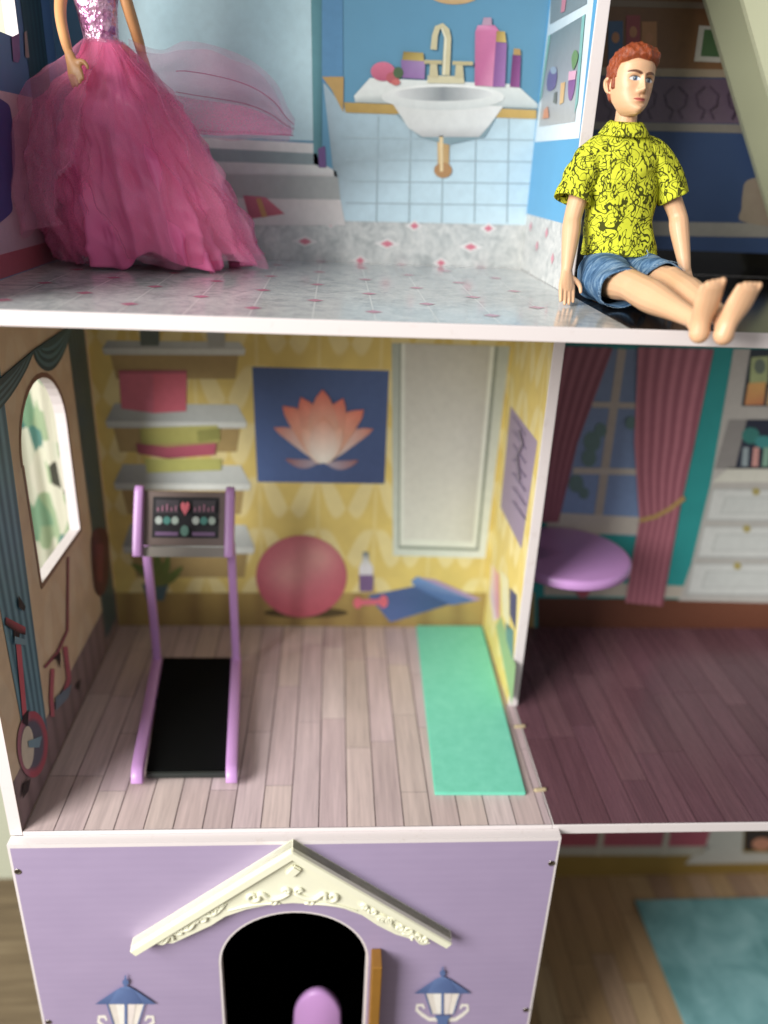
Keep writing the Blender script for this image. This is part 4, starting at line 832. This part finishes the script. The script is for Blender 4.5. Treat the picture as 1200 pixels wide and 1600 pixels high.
def ear(sgn):
    parts = [tube([(sgn*1.12, .28, .12), (sgn*1.30, .42, .22), (sgn*1.36, .62, .1), (sgn*1.34, .62, -.18), (sgn*1.26, .45, -.45), (sgn*1.14, .25, -.58)], [.09, .11, .11, .10, .11, .09], 8, (1, 0, 0)), blob((sgn*1.17, .4, -.15), (.13, .26, .42)), blob((sgn*1.16, .24, -.2), (.10, .09, .14))]
    return remesh(*join(parts), .035, 3)
def place(V, R, s, c): return (np.asarray(V)*s)@R.T+np.array(c)
n = NT('doll_skin_vinyl'); M_SKINV = n.fin(n.attr(), .42, .45); n.b.inputs['Subsurface Weight'].default_value = .12; n.b.inputs['Subsurface Radius'].default_value = (.004, .002, .0012); n.b.inputs['Subsurface Scale'].default_value = .5
n = NT('doll_skin_plain'); f = n.noise(n.pos(), .5, 2); M_SKIN = n.fin(n.mixc(f, C('#d8aa83'), C('#e0b48f')), .42, .45); n.b.inputs['Subsurface Weight'].default_value = .12; n.b.inputs['Subsurface Radius'].default_value = (.004, .002, .0012); n.b.inputs['Subsurface Scale'].default_value = .5
n = NT('moulded_auburn_hair'); f = n.noise(n.pos((3, 3, 1.2)), 1.6, 5, .6, .6); n.bump(n.noise(n.pos((9, 4, 2.5)), 1.3, 4, .6, .8), .9, .09); M_HAIR = n.fin(n.ramp(f, [(.3, C('#7c3318')), (.6, C('#9c4a24')), (.8, C('#b05c34'))]), .38, .5)

# ---- seated doll
ken = thing('seated_doll', (37.5, 6, H), 'red-haired male doll in a yellow patterned shirt and denim shorts, sitting', 'doll')
SH, SHR = (35.05, 10.05, 42.15), (39.0, 10.25, 42.3)
def hand(w, t, side, thumb, spread=.0, curl=.0):
    """w wrist, t fingertip of the middle finger, side = unit vector across the palm (towards the thumb)"""
    w = np.array(w); t = np.array(t); d = t-w; L = np.linalg.norm(d); d = d/L; side = np.array(side, float); side -= d*np.dot(side, d); side /= np.linalg.norm(side); nrm = np.cross(d, side)
    pk = w+d*L*.50; parts = [tube([w-d*.2, w+d*L*.2, w+d*L*.38, pk], [(.34, .27), (.42, .24), (.52, .22), (.52, .20)], 12, nrm)]
    for k, (o, l) in enumerate(((.42, .80), (.145, .95), (-.13, 1.0), (-.40, .86))):
        b = pk+side*o*.98-d*.12; e = w+d*(L*(.5+.5*l))+side*(o*1.02+spread*o); m = (b+e)/2+nrm*curl
        parts.append(tube([b, m, e-d*.06], [.145, .135, .105], 8, nrm))
    b = w+d*L*.2+side*.3; parts.append(tube([b, b+side*.42+d*.22, b+side*.62+d*.50, b+side*.66+d*.80], [.17, .17, .14, .11], 8, nrm)); return parts
def foot(ankle, heel, toe, side):
    a, h, t = map(np.array, (ankle, heel, toe)); u = (t-h)/np.linalg.norm(t-h); s = np.array(side, float); s -= u*np.dot(s, u); s /= np.linalg.norm(s); nrm = np.cross(s, u); back = nrm if nrm[1] > 0 else -nrm
    p = [tube([h+u*.30+back*.3, h+u*.95+back*.42, h+u*1.85+back*.28, h+u*2.5+back*.2], [(.50, .48), (.48, .48), (.66, .38), (.66, .28)], 14, back), blob(h+u*.34+back*.30, (.52, .44, .48)), tube([a, h+u*.55+back*.45], [.47, .46], 12)]
    for k, o in enumerate((-.53, -.28, -.03, .22, .48)):
        l = (2.72, 2.86, 2.92, 2.95, 2.95)[k]; p.append(tube([h+u*2.35+s*o*1.05+back*.2, h+u*l+s*o+back*.16], [.13, .12+.045*(k == 4)], 8, back))
    return p
LHIP, LKN, LAN = (36.5, 9.4, 35.5), (36.72, 4.55, 35.6), (37.98, -1.45, 34.85)
RHIP, RKN, RAN = (38.7, 9.6, 35.35), (39.2, 4.9, 35.75), (39.25, -1.9, 35.0)
def v3(a, b, t): return tuple(np.array(a)*(1-t)+np.array(b)*t)
body = [tube([(37.6, 9.9, 35.1), (37.5, 9.9, 36.6), (37.3, 10, 38.6), (37.1, 10.1, 40.6), (37.0, 10.2, 42.2), (36.95, 10.2, 43.1), (36.9, 10.2, 43.7)], [(1.7, 1.2), (1.7, 1.15), (1.5, 1.0), (1.75, 1.15), (1.85, 1.1), (1.2, .85), (.66, .66)], 20, (0, 1, 0)),
        tube([(36.92, 10.2, 43.2), (36.88, 10.1, 44.2), (36.85, 10.05, 45.2)], [.72, .64, .62], 14, (0, 1, 0)),
        tube([SH, v3(SH, (34.2, 9.1, 38.9), .45), (34.2, 9.1, 38.9), v3((34.2, 9.1, 38.9), (33.85, 7.75, 36.0), .3), (33.85, 7.75, 36.0)], [.62, .62, .53, .55, .33], 14, (0, 1, 0)),
        tube([SHR, v3(SHR, (40.75, 9.7, 39.3), .45), (40.75, 9.7, 39.3), v3((40.75, 9.7, 39.3), (41.3, 8.3, 36.2), .3), (41.3, 8.3, 36.2)], [.62, .63, .55, .58, .34], 14, (0, 1, 0)),
        tube([LHIP, v3(LHIP, LKN, .55), LKN, v3(LKN, LAN, .2), v3(LKN, LAN, .4), v3(LKN, LAN, .75), LAN], [1.1, 1.06, .86, .88, .88, .6, .45], 16), tube([RHIP, v3(RHIP, RKN, .55), RKN, v3(RKN, RAN, .2), v3(RKN, RAN, .4), v3(RKN, RAN, .75), RAN], [1.1, 1.06, .86, .88, .88, .6, .45], 16),
        blob((36.72, 4.7, 35.75), (.62, .7, .62)), blob((39.2, 5.0, 36.05), (.62, .7, .62))]
body += hand((33.85, 7.75, 36.0), (33.82, 6.72, 34.1), (1, .3, 0), 1)+hand((41.3, 8.3, 36.2), (41.55, 7.3, 34.15), (-1, .2, 0), 1, .1)
body += foot(LAN, (38.12, -2.35, 33.92), (38.02, -2.85, 36.95), (1, .15, 0))+foot(RAN, (39.1, -2.75, 33.95), (39.72, -3.1, 36.85), (1, .15, 0))
V, F = remesh(*join(body), .05, 2, .5); mesh_obj('body', V, F, M_SKIN, ken, True)
HR = rotz(math.radians(13))@rotx(math.radians(-7))@roty(math.radians(4)); HC, HS = (36.8, 9.95, 46.05), .95
V, F, col = head_mesh('#ddb08a', '#5a3626', '#c2625e', '#4d6a88'); hd = mesh_obj('head', place(V, HR, HS, HC), F, M_SKINV, ken, True, cols=col)
for s in (-1, 1): V, F = ear(s); mesh_obj('ear', place(V, HR, HS, HC), F, M_SKIN, hd, True)
V, F = hair_mesh('short'); mesh_obj('hair', place(V, HR, HS, HC), F, M_HAIR, hd, True)
# printed shirt
def shirtmat():
    n = NT('yellow_doodle_print_cotton'); p = n.pos((1, 1, 1), 'obj'); masks = []
    def contour(scale, th, w, dist=.4, det=1): return n.math('LESS_THAN', n.math('ABSOLUTE', n.math('SUBTRACT', n.noise(p, scale, det, .4, dist), th)), w)
    def cells(scale, rot, sc, r0, r1, gate, gs):
        v = n.new('ShaderNodeTexVoronoi'); v.inputs['Scale'].default_value = scale; mp = n.new('ShaderNodeMapping'); mp.inputs['Rotation'].default_value = rot; mp.inputs['Scale'].default_value = sc; n.link(p, mp.inputs['Vector']); n.link(mp.outputs[0], v.inputs['Vector'])
        a = n.math('MULTIPLY', n.math('GREATER_THAN', v.outputs['Distance'], r0), n.math('LESS_THAN', v.outputs['Distance'], r1)); return n.math('MULTIPLY', a, n.math('GREATER_THAN', n.noise(p, gs, 0), gate))
    m = contour(1.0, .5, .013)
    for x in (contour(1.0, .62, .011), contour(1.0, .40, .012), contour(1.6, .56, .014, .5), cells(1.5, (0, .7, 0), (1.9, 1, .75), .26, .36, .47, .7), cells(1.4, (0, -.6, 0), (2.1, 1, .8), .24, .33, .5, .8), cells(2.6, (0, 0, 0), (1, 1, 1), -1, .15, .42, .6), cells(2.1, (0, .3, 0), (2.6, 1, .6), -1, .2, .57, .9), cells(2.2, (0, 1.3, 0), (2.4, 1, .6), -1, .22, .6, 1.1)): m = n.math('MAXIMUM', m, x)
    weave = n.noise(n.pos((1, 1, 1), 'obj'), 26, 2); n.bump(weave, .25, .03)
    return n.fin(n.mixc(n.math('MULTIPLY', m, .93), C('#cfd23a'), C('#1d210c')), .8, .2)
M_SHIRT = shirtmat()
def ringel(c, rx, ry, n=48, fold=0.0, ph=0.0, fq=7, tilt=(0, 0)):
    out = []
    for k in range(n):
        a = 2*PI*k/n; e = 1+fold*math.sin(fq*a+ph)+.5*fold*math.sin((fq+4)*a-1.7*ph)
        ca, sa = math.cos(a), math.sin(a); sg = lambda q: (1 if q >= 0 else -1)
        x = rx*e*sg(ca)*abs(ca)**.85; y = ry*e*sg(sa)*abs(sa)**.85
        out.append((c[0]+x, c[1]+y, c[2]+x*tilt[0]+y*tilt[1]))
    return out
keys = [(36.75, 37.55, 9.85, 2.18, 1.62), (37.3, 37.5, 9.85, 2.14, 1.6), (38.5, 37.35, 9.95, 2.05, 1.48), (40.2, 37.15, 10.05, 2.12, 1.52), (41.6, 37.05, 10.1, 2.22, 1.5), (42.5, 37.0, 10.15, 2.16, 1.36), (43.05, 36.97, 10.18, 1.82, 1.2), (43.45, 36.95, 10.18, 1.35, 1.02), (43.65, 36.93, 10.16, .98, .88), (43.8, 36.92, 10.14, .86, .82), (43.9, 36.9, 10.1, .84, .82)]
kz = np.array(keys); zz = np.concatenate([np.linspace(36.75, 43, 34), np.linspace(43.1, 43.9, 14)])
rings = []
for i, z in enumerate(zz):
    cx, cy, rx, ry = [np.interp(z, kz[:, 0], kz[:, j]) for j in (1, 2, 3, 4)]
    fd = .022*math.exp(-((z-37.2)/1.6)**2)+.012*math.exp(-((z-39.3)/1)**2)+.006; rings.append(ringel((cx, cy, z+.0), rx, ry, 64, fd, z*1.3+.6*math.sin(z*2.2), 6, (.03*math.exp(-(z-36.75)/.8), -.03)))
V, F = loft(rings); V = np.array(V)
# crease lines that run from the armpits and sag over the belly
for i in range(len(V)):
    x, y, z = V[i]; s = .085*math.sin(2.6*z+1.7*x+.8*math.sin(x*2.1))*math.exp(-((z-39.2)/2.2)**2)+.07*math.sin(4.3*z-2.2*x)*math.exp(-((z-41.6)/1.1)**2); d = np.array([x-37.2, y-10.0]); d /= np.linalg.norm(d)+1e-6; V[i, 0] += d[0]*s; V[i, 1] += d[1]*s
sh = mesh_obj('shirt', V, F, M_SHIRT, ken, True); hemr = [tuple(p) for p in V[:64]]; v, f = loft([[np.array(p)+np.array([(p[0]-37.5)*.015+.05*math.cos(k)*np.sign(p[0]-37.5), .05*math.cos(k)*np.sign(p[1]-9.9), .10+.10*math.sin(k)]) for p in hemr] for k in (2*PI*i/8 for i in range(9))]); mesh_obj('shirt_hem', v, f, M_SHIRT, sh, True)
m = sh.modifiers.new('s', 'SOLIDIFY'); m.thickness = .06*K; m.offset = 0
def sleeve(path, radii, name):
    V, F = tube(path, radii, 40, (0, 1, 0), False, 8); V = np.array(V); c = np.array(path[1])
    for i in range(len(V)): V[i] += .075*math.sin(3.2*V[i][2]+4*V[i][0]+2*V[i][1])*np.array([.6, -.8, 0])
    o = mesh_obj(name, V, F, M_SHIRT, sh, True); m = o.modifiers.new('s', 'SOLIDIFY'); m.thickness = .06*K; m.offset = 0
sleeve([(36.3, 10.12, 42.75), (35.35, 10.05, 42.25), (34.6, 9.8, 41.1), (34.12, 9.45, 39.75)], [(.8, .95), (.98, 1.05), (1.0, 1.05), (1.05, 1.12)], 'sleeve')
sleeve([(37.7, 10.2, 42.85), (38.75, 10.25, 42.35), (39.75, 10.05, 41.3), (40.45, 9.8, 40.1)], [(.8, .95), (.98, 1.05), (.96, 1.0), (.9, 1.0)], 'sleeve')
# turned-over collar
rings = [ringel((36.92, 10.12, z), r, r*.96, 48, 0, 0, 7, (0, .10)) for z, r in ((43.5, .92), (43.9, .86), (44.08, .84), (44.12, .90), (44.0, 1.02), (43.72, 1.22), (43.42, 1.45))]
V, F = loft(rings); o = mesh_obj('collar', V, F, M_SHIRT, sh, True); m = o.modifiers.new('s', 'SOLIDIFY'); m.thickness = .05*K
# denim shorts
n = NT('faded_denim'); p = n.pos((1, 1, 1), 'obj'); f = n.noise(n.pos((.5, 2.2, .8), 'obj'), 1.0, 5, .65, .7); f2 = n.noise(p, 14, 3, .7)
c = n.ramp(f, [(.32, C('#28405c')), (.46, C('#48698b')), (.58, C('#7390ab')), (.74, C('#b4c3d0'))]); n.bump(f2, .4, .04); M_DENIM = n.fin(n.mixc(1, c, n.ramp(f2, [(.3, (.82, .84, .87)), (.7, (1.08, 1.07, 1.06))]), 'MULTIPLY'), .85, .15)
n = NT('frayed_pale_denim'); M_FRAY = n.fin(C('#93a9bd'), .9, .1)
def shortsleg(path, radii, name, par, mat=None):
    V, F = tube(path, radii, 44, (0, 0, 1), False, 10); V = np.array(V)
    P0, P1 = np.array(path[0]), np.array(path[-1]); ax = (P1-P0)/np.linalg.norm(P1-P0)
    for i in range(len(V)):
        t = np.dot(V[i]-P0, ax); V[i, 1] -= .45*(t/np.linalg.norm(P1-P0))**2*(V[i, 2]-35.2); r = V[i]-P0-ax*t; r = r/np.linalg.norm(r); a = math.atan2(r[2], r[0])
        V[i] += r*(.05*math.sin(5*a+1.5*t)+.045*math.sin(3.4*t+2*a)); V[i, 2] = max(V[i, 2], H+.06)
    o = mesh_obj(name, V, F, mat or M_DENIM, par, True); m = o.modifiers.new('s', 'SOLIDIFY'); m.thickness = .09*K; m.offset = 0; return o
rings = [ringel((37.6, 9.95, z), rx, ry, 56, .012, z*2, 6) for z, rx, ry in ((34.1, 1.75, 1.2), (34.3, 2.05, 1.5), (35.0, 2.2, 1.65), (36.0, 2.12, 1.55), (36.9, 2.0, 1.42), (37.4, 1.9, 1.35))]
V, F = loft(rings, True, False); so = mesh_obj('shorts', V, F, M_DENIM, ken, True)
shortsleg([(36.75, 10.2, 35.5), (36.45, 8.8, 35.55), (36.5, 7.2, 35.45), (36.55, 5.45, 35.3)], [(1.3, 1.4), (1.45, 1.45), (1.38, 1.25), (1.32, 1.12)], 'shorts_leg', so)
shortsleg([(38.4, 10.2, 35.5), (38.8, 8.9, 35.6), (39.0, 7.6, 35.7), (39.1, 6.3, 35.75)], [(1.25, 1.4), (1.3, 1.35), (1.2, 1.2), (1.12, 1.06)], 'shorts_leg', so)
for k, (c, r, yy) in enumerate((((36.55, 35.3), (1.36, 1.15), 5.4), ((39.1, 35.75), (1.2, 1.15), 6.25))):     # frayed hems
    parts = []
    for i in range(70):
        a = 2*PI*i/70+random.uniform(-.03, .03); q = np.array([c[0]+r[0]*math.cos(a), yy+random.uniform(0, .05), max(H+.1, c[1]+r[1]*math.sin(a))]); q[1] -= .45*(q[2]-35.2); e = q+np.array([random.uniform(-.06, .06), -random.uniform(.06, .26), random.uniform(-.04, .05)]); parts.append(tube([q+(0, .1, 0), (q+e)/2, e], .013, 4, sub=1, caps=False))
    V, F = join(parts); o = mesh_obj('frayed_threads', V, F, M_FRAY, so); o['kind'] = 'stuff'
V, F = tube([(38.2, 8.55, 36.5), (38.6, 8.25, 36.65), (38.75, 8.05, 37.0), (38.65, 8.1, 37.25)], .025, 6); mesh_obj('loose_thread', V, F, M_FRAY, so, True)

# ---- doll in the gown
gd = thing('gown_doll', (5.6, 18.8, H), 'female doll standing in a full pink tulle ball gown with shiny bodice', 'doll')
n = NT('tan_doll_skin'); f = n.noise(n.pos(), .5, 2); M_TAN = n.fin(n.mixc(f, C('#c98f5e'), C('#d59e6c')), .42, .45)
n = NT('blonde_doll_hair'); f = n.noise(n.pos((5, 5, .6)), 1.5, 4); M_BLOND = n.fin(n.ramp(f, [(.3, C('#a67a3a')), (.7, C('#dcb870'))]), .45, .4)
gb2 = [tube([(5.4, 18.9, 46.5), (5.0, 18.9, 47.8), (4.85, 18.9, 49.3), (4.8, 18.9, 51.3), (4.8, 19, 52.6), (4.8, 19, 53.2), (4.8, 19, 54.4)], [(1.2, .9), (.95, .75), (1.1, .85), (1.35, 1.0), (1.25, .8), (.5, .5), (.4, .4)], 18, (0, 1, 0)),
       tube([(3.5, 18.8, 52.4), (3.0, 18.3, 50.4), (3.0, 17.4, 48.9), (3.5, 16.2, 47.3), (3.9, 15.5, 46.4)], [.42, .40, .36, .32, .22], 12, (0, 1, 0)),
       tube([(6.1, 18.9, 52.4), (6.7, 18.8, 50.2), (7.0, 19.2, 48.8), (7.2, 19.8, 47.6), (7.3, 20.1, 46.8)], [.42, .40, .38, .34, .24], 12, (0, 1, 0)),
       tube([(5.0, 18.9, 46.8), (5.0, 18.8, 41), (5.0, 18.8, 35)], [.9, .6, .35], 10, (0, 1, 0)), tube([(6.2, 18.9, 46.8), (6.2, 18.8, 41), (6.2, 18.8, 35)], [.9, .6, .35], 10, (0, 1, 0))]
gb2 += hand((3.9, 15.5, 46.4), (4.45, 14.7, 44.9), (1, -.5, 0), 1)+hand((7.3, 20.1, 46.8), (7.4, 20.5, 45.2), (-1, -.5, 0), 1)
V, F = remesh(*join(gb2), .085, 4, .5); mesh_obj('body', V, F, M_TAN, gd, True)
V, F, col = head_mesh('#d9a878', '#6b4a30', '#c9506a', '#4f7f9a'); GC = (4.8, 18.8, 55.8); g_h = mesh_obj('head', place(V, rotz(.3), .85, GC), F, M_SKINV, gd, True, cols=col)
V, F = hair_mesh('long'); mesh_obj('hair', place(V, rotz(.3), .87, GC), F, M_BLOND, g_h, True)
n = NT('pink_sequin_bodice'); v = n.new('ShaderNodeTexVoronoi'); v.inputs['Scale'].default_value = 2.2; v.inputs['Detail'].default_value = 1.5; n.link(n.pos(), v.inputs['Vector']); n.bump(v.outputs['Distance'], .9, .12); h = n.new('ShaderNodeSeparateColor'); n.link(v.outputs['Color'], h.inputs[0])
M_SEQ = n.fin(n.ramp(h.outputs[0], [(.1, C('#a8608e')), (.5, C('#c98ab0')), (.9, C('#e6b8d0'))]), .28, .6, Metallic=.55)
rings = [ringel((np.interp(z, [46.6, 48, 50], [5.4, 4.95, 4.82]), 18.88, z), rx, ry, 48, .012, z*3, 9) for z, rx, ry in ((46.6, 1.45, 1.15), (47.3, 1.2, .98), (48, 1.08, .9), (49.3, 1.22, .98), (50.6, 1.45, 1.15), (51.4, 1.48, 1.2), (51.9, 1.4, 1.1))]
V, F = loft(rings); mesh_obj('bodice', V, F, M_SEQ, gd, True)
n = NT('pink_satin'); f = n.noise(n.pos((1, 1, 1)), 22, 2); f2 = n.noise(n.pos(), .4, 2); n.bump(f, .12, .03); M_SATIN = n.fin(n.mixc(f2, C('#f568a6'), C('#fb8cba')), .42, .4); n.b.inputs['Sheen Weight'].default_value = .25; n.b.inputs['Sheen Tint'].default_value = (*C('#f0a8c8'), 1)
def tulle(name, opac, c0, c1):
    n = NT(name); f = n.noise(n.pos(), 16, 2); f2 = n.noise(n.pos(), .35, 3); col = n.mixc(f2, C(c0), C(c1)); gv = n.new('ShaderNodeTexVoronoi'); gv.inputs['Scale'].default_value = 2.6; n.link(n.pos(), gv.inputs['Vector']); col = n.mixc(n.math('LESS_THAN', gv.outputs['Distance'], .06), col, (1, .9, .95)); df = n.new('ShaderNodeBsdfDiffuse'); n.link(col, df.inputs[0]); tl = n.new('ShaderNodeBsdfTranslucent'); n.link(col, tl.inputs[0]); gl = n.new('ShaderNodeBsdfGlossy'); gl.inputs['Roughness'].default_value = .45; gl.inputs[0].default_value = (*C('#f2c4da'), 1)
    a = n.new('ShaderNodeMixShader'); a.inputs[0].default_value = .4; n.link(df.outputs[0], a.inputs[1]); n.link(tl.outputs[0], a.inputs[2]); b = n.new('ShaderNodeMixShader'); b.inputs[0].default_value = .06; n.link(a.outputs[0], b.inputs[1]); n.link(gl.outputs[0], b.inputs[2])
    tr = n.new('ShaderNodeBsdfTransparent'); mx = n.new('ShaderNodeMixShader'); n.link(n.math('MULTIPLY_ADD', f, .25, opac-.12), mx.inputs[0]); n.link(tr.outputs[0], mx.inputs[1]); n.link(b.outputs[0], mx.inputs[2]); n.link(mx.outputs[0], n.n['Material Output'].inputs[0]); return n.m
M_TULLE = tulle('pink_tulle', .36, '#f57fb0', '#fa9fc6'); M_VEIL = tulle('pale_pink_tulle', .27, '#f59ac0', '#fabdd6')
from mathutils import noise as mnoise
def skirt(keys, nz, na, amp, lobes, seed, hem=None, flare=None):
    kz = np.array(keys, float); r = random.Random(seed); ph = [r.uniform(0, 6.28) for _ in lobes]; dr = [r.uniform(-.9, .9) for _ in lobes]; rings = []
    for j in range(nz+1):
        t = j/nz; z = kz[0, 0]+(kz[-1, 0]-kz[0, 0])*t; cx, cy, rx, ryf, ryb = [np.interp(-z, -kz[:, 0], kz[:, i]) for i in range(1, 6)]; ring = []
        for i in range(na):
            a = 2*PI*i/na; e = 0.0
            for (fq, w), p, d in zip(lobes, ph, dr):
                s = math.sin(fq*a+p+d*t*2.2+.5*math.sin(3*a+p)); e += w*(1-2*abs(s)**.75 if fq > 6 else s)
            e = 1+amp*e*(t**.75)+amp*.22*math.sin(4*a+1.1*z+1.5*math.sin(2*a+.5*z))*math.sin(PI*t)+amp*.15*math.sin(9*a-1.7*z+seed); sa, ca = math.sin(a), math.cos(a); ry = ryb if sa > 0 else ryf; zz_ = z
            if hem: zz_ += hem(a)*t**3
            x = cx+rx*e*ca; y = cy+ry*e*sa
            q = Vector((x*.36+seed*3.1, y*.36, z*.30+.25*x)); w = sm(0, .25, t); rd = (1-2*abs(mnoise.noise(q)))*.6+(1-2*abs(mnoise.noise(q*2.3+Vector((5, 1, 2)))))*.3; rd = (rd-.45)*amp*4.2*w
            x += ca*rd; y += sa*rd*.8
            ring.append((max(x, .12), min(y, 25.2), zz_))
        rings.append(ring)
    return loft(rings)
def hemf(a): return 1.1*(.5+.5*math.sin(5*a+2.6))**1.5+.15*math.sin(11*a)
keys = [(47.6, 5.1, 18.85, 1.12, .92, .9), (46.9, 5.3, 18.6, 1.6, 1.35, 1.2), (46, 5.7, 18.4, 1.95, 1.8, 1.6), (44, 5.9, 18.0, 3.3, 2.7, 2.4), (41, 6.3, 17.8, 4.6, 3.2, 3.2), (38, 6.9, 17.9, 5.4, 3.3, 3.8), (34.12, 7.5, 18.4, 5.7, 2.9, 4.2)]
V, F = skirt(keys, 80, 320, .20, [(3, .3), (5, .35), (8, .5), (13, .28)], 4, hemf); o = mesh_obj('satin_underskirt', V, F, M_SATIN, gd, True); m = o.modifiers.new('s', 'SOLIDIFY'); m.thickness = .05*K
def veil(keys, nz, na, amp, lobes, seed, gap, mid, hem):
    V, F = skirt(keys, nz, na, amp, lobes, seed, hem); keep = []
    for q in F:
        a = 2*PI*((q[0] % na)+.5)/na; t = (q[0]//na)/nz; d = abs((a-mid+PI) % (2*PI)-PI)
        if d > gap*(.25+.75*t)+.08*math.sin(t*9): keep.append(q)
    for sd in (-1, 1):                                              # the gathered edge of the gauze
        path = []
        for j in range(2, nz+1, 2):
            t = j/nz; i = int(round((mid+sd*(gap*(.25+.75*t)+.08*math.sin(t*9)+.03))/(2*PI)*na)) % na; path.append(tuple(V[j*na+i]))
        v, f = tube(path, .03, 6, sub=1); mesh_obj('tulle_fold_edge', v, f, M_TULLE, gd, True)
    return V, keep
keys2 = [(47.8, 5.1, 18.85, 1.2, 1.0, 1.0), (47, 5.5, 18.6, 1.9, 1.7, 1.5), (46, 5.5, 18.3, 2.7, 2.3, 2.0), (44, 5.6, 17.8, 4.6, 3.4, 3.0), (41, 6.1, 17.4, 5.8, 3.9, 3.9), (38, 7.0, 17.5, 6.7, 3.9, 4.6), (34.3, 8.0, 18.2, 7.2, 3.3, 5.0)]
V, F = veil(keys2, 70, 320, .16, [(3, .4), (7, .5), (12, .35)], 9, .75, -PI/2+.15, lambda a: .9*(.5+.5*math.sin(4*a+2))); mesh_obj('tulle_overskirt', V, F, M_TULLE, gd, True)
keys3 = [(47.9, 5.1, 18.85, 1.15, .95, .95), (46.8, 5.2, 18.4, 2.4, 2.0, 1.8), (45, 4.9, 17.8, 4.4, 3.3, 2.8), (42, 5.0, 16.9, 5.8, 4.6, 3.6), (39, 5.4, 16.3, 6.8, 4.9, 4.4), (36.0, 5.8, 16.3, 7.2, 4.2, 4.7)]
V, F = veil(keys3, 60, 320, .18, [(2, .4), (5, .5), (9, .45)], 21, 1.0, -PI/2+.5, lambda a: 1.4*(.5+.5*math.sin(3*a+.5))); mesh_obj('tulle_overskirt', V, F, M_VEIL, gd, True)
V, F = veil([(z, cx, cy, rx*.93, rf*.97, rb*.95) for z, cx, cy, rx, rf, rb in keys2], 70, 320, .17, [(4, .4), (6, .5), (10, .4)], 33, .3, -PI/2-.6, lambda a: .6*(.5+.5*math.sin(6*a))); mesh_obj('tulle_overskirt', V, F, M_VEIL, gd, True)
topc = catmull([(200, 60), (250, 78), (290, 64), (345, 74), (395, 96), (432, 130), (450, 168), (461, 186)], 6, closed=False); botc = catmull([(205, 110), (245, 175), (290, 205), (340, 212), (380, 211), (415, 212), (440, 212), (458, 213)], 6, closed=False)
rings = []
for j in range(25):
    t = j/24; ring = []
    for i, (a, b) in enumerate(zip(topc, botc)):
        u = i/(len(topc)-1); p = np.array(a)*(1-t)+np.array(b)*t; yy = 17.6+3.2*u+.8*math.sin(t*9+u*3.5)*(.3+u)+.35*math.sin(t*17+u*8); ring.append(hit(p[0], p[1], 1, yy))
    rings.append(ring)
V, F = loft(rings, closed=False); mesh_obj('flying_tulle', V, F, M_VEIL, gd, True)
V2 = np.array(V); 
for i in range(len(V2)): V2[i] += np.array([-.3, 1.1+.4*math.sin(V2[i][0]*1.3), -.25-.1*math.sin(V2[i][0]*2)])
mesh_obj('flying_tulle', V2, F, M_VEIL, gd, True)
V3, F3 = loft([[p+np.array([-.1, -.55-.1*math.sin(p[0]), 0]) for p in r] for r in rings[15:]], closed=False); mesh_obj('flying_tulle', V3, F3, M_TULLE, gd, True)
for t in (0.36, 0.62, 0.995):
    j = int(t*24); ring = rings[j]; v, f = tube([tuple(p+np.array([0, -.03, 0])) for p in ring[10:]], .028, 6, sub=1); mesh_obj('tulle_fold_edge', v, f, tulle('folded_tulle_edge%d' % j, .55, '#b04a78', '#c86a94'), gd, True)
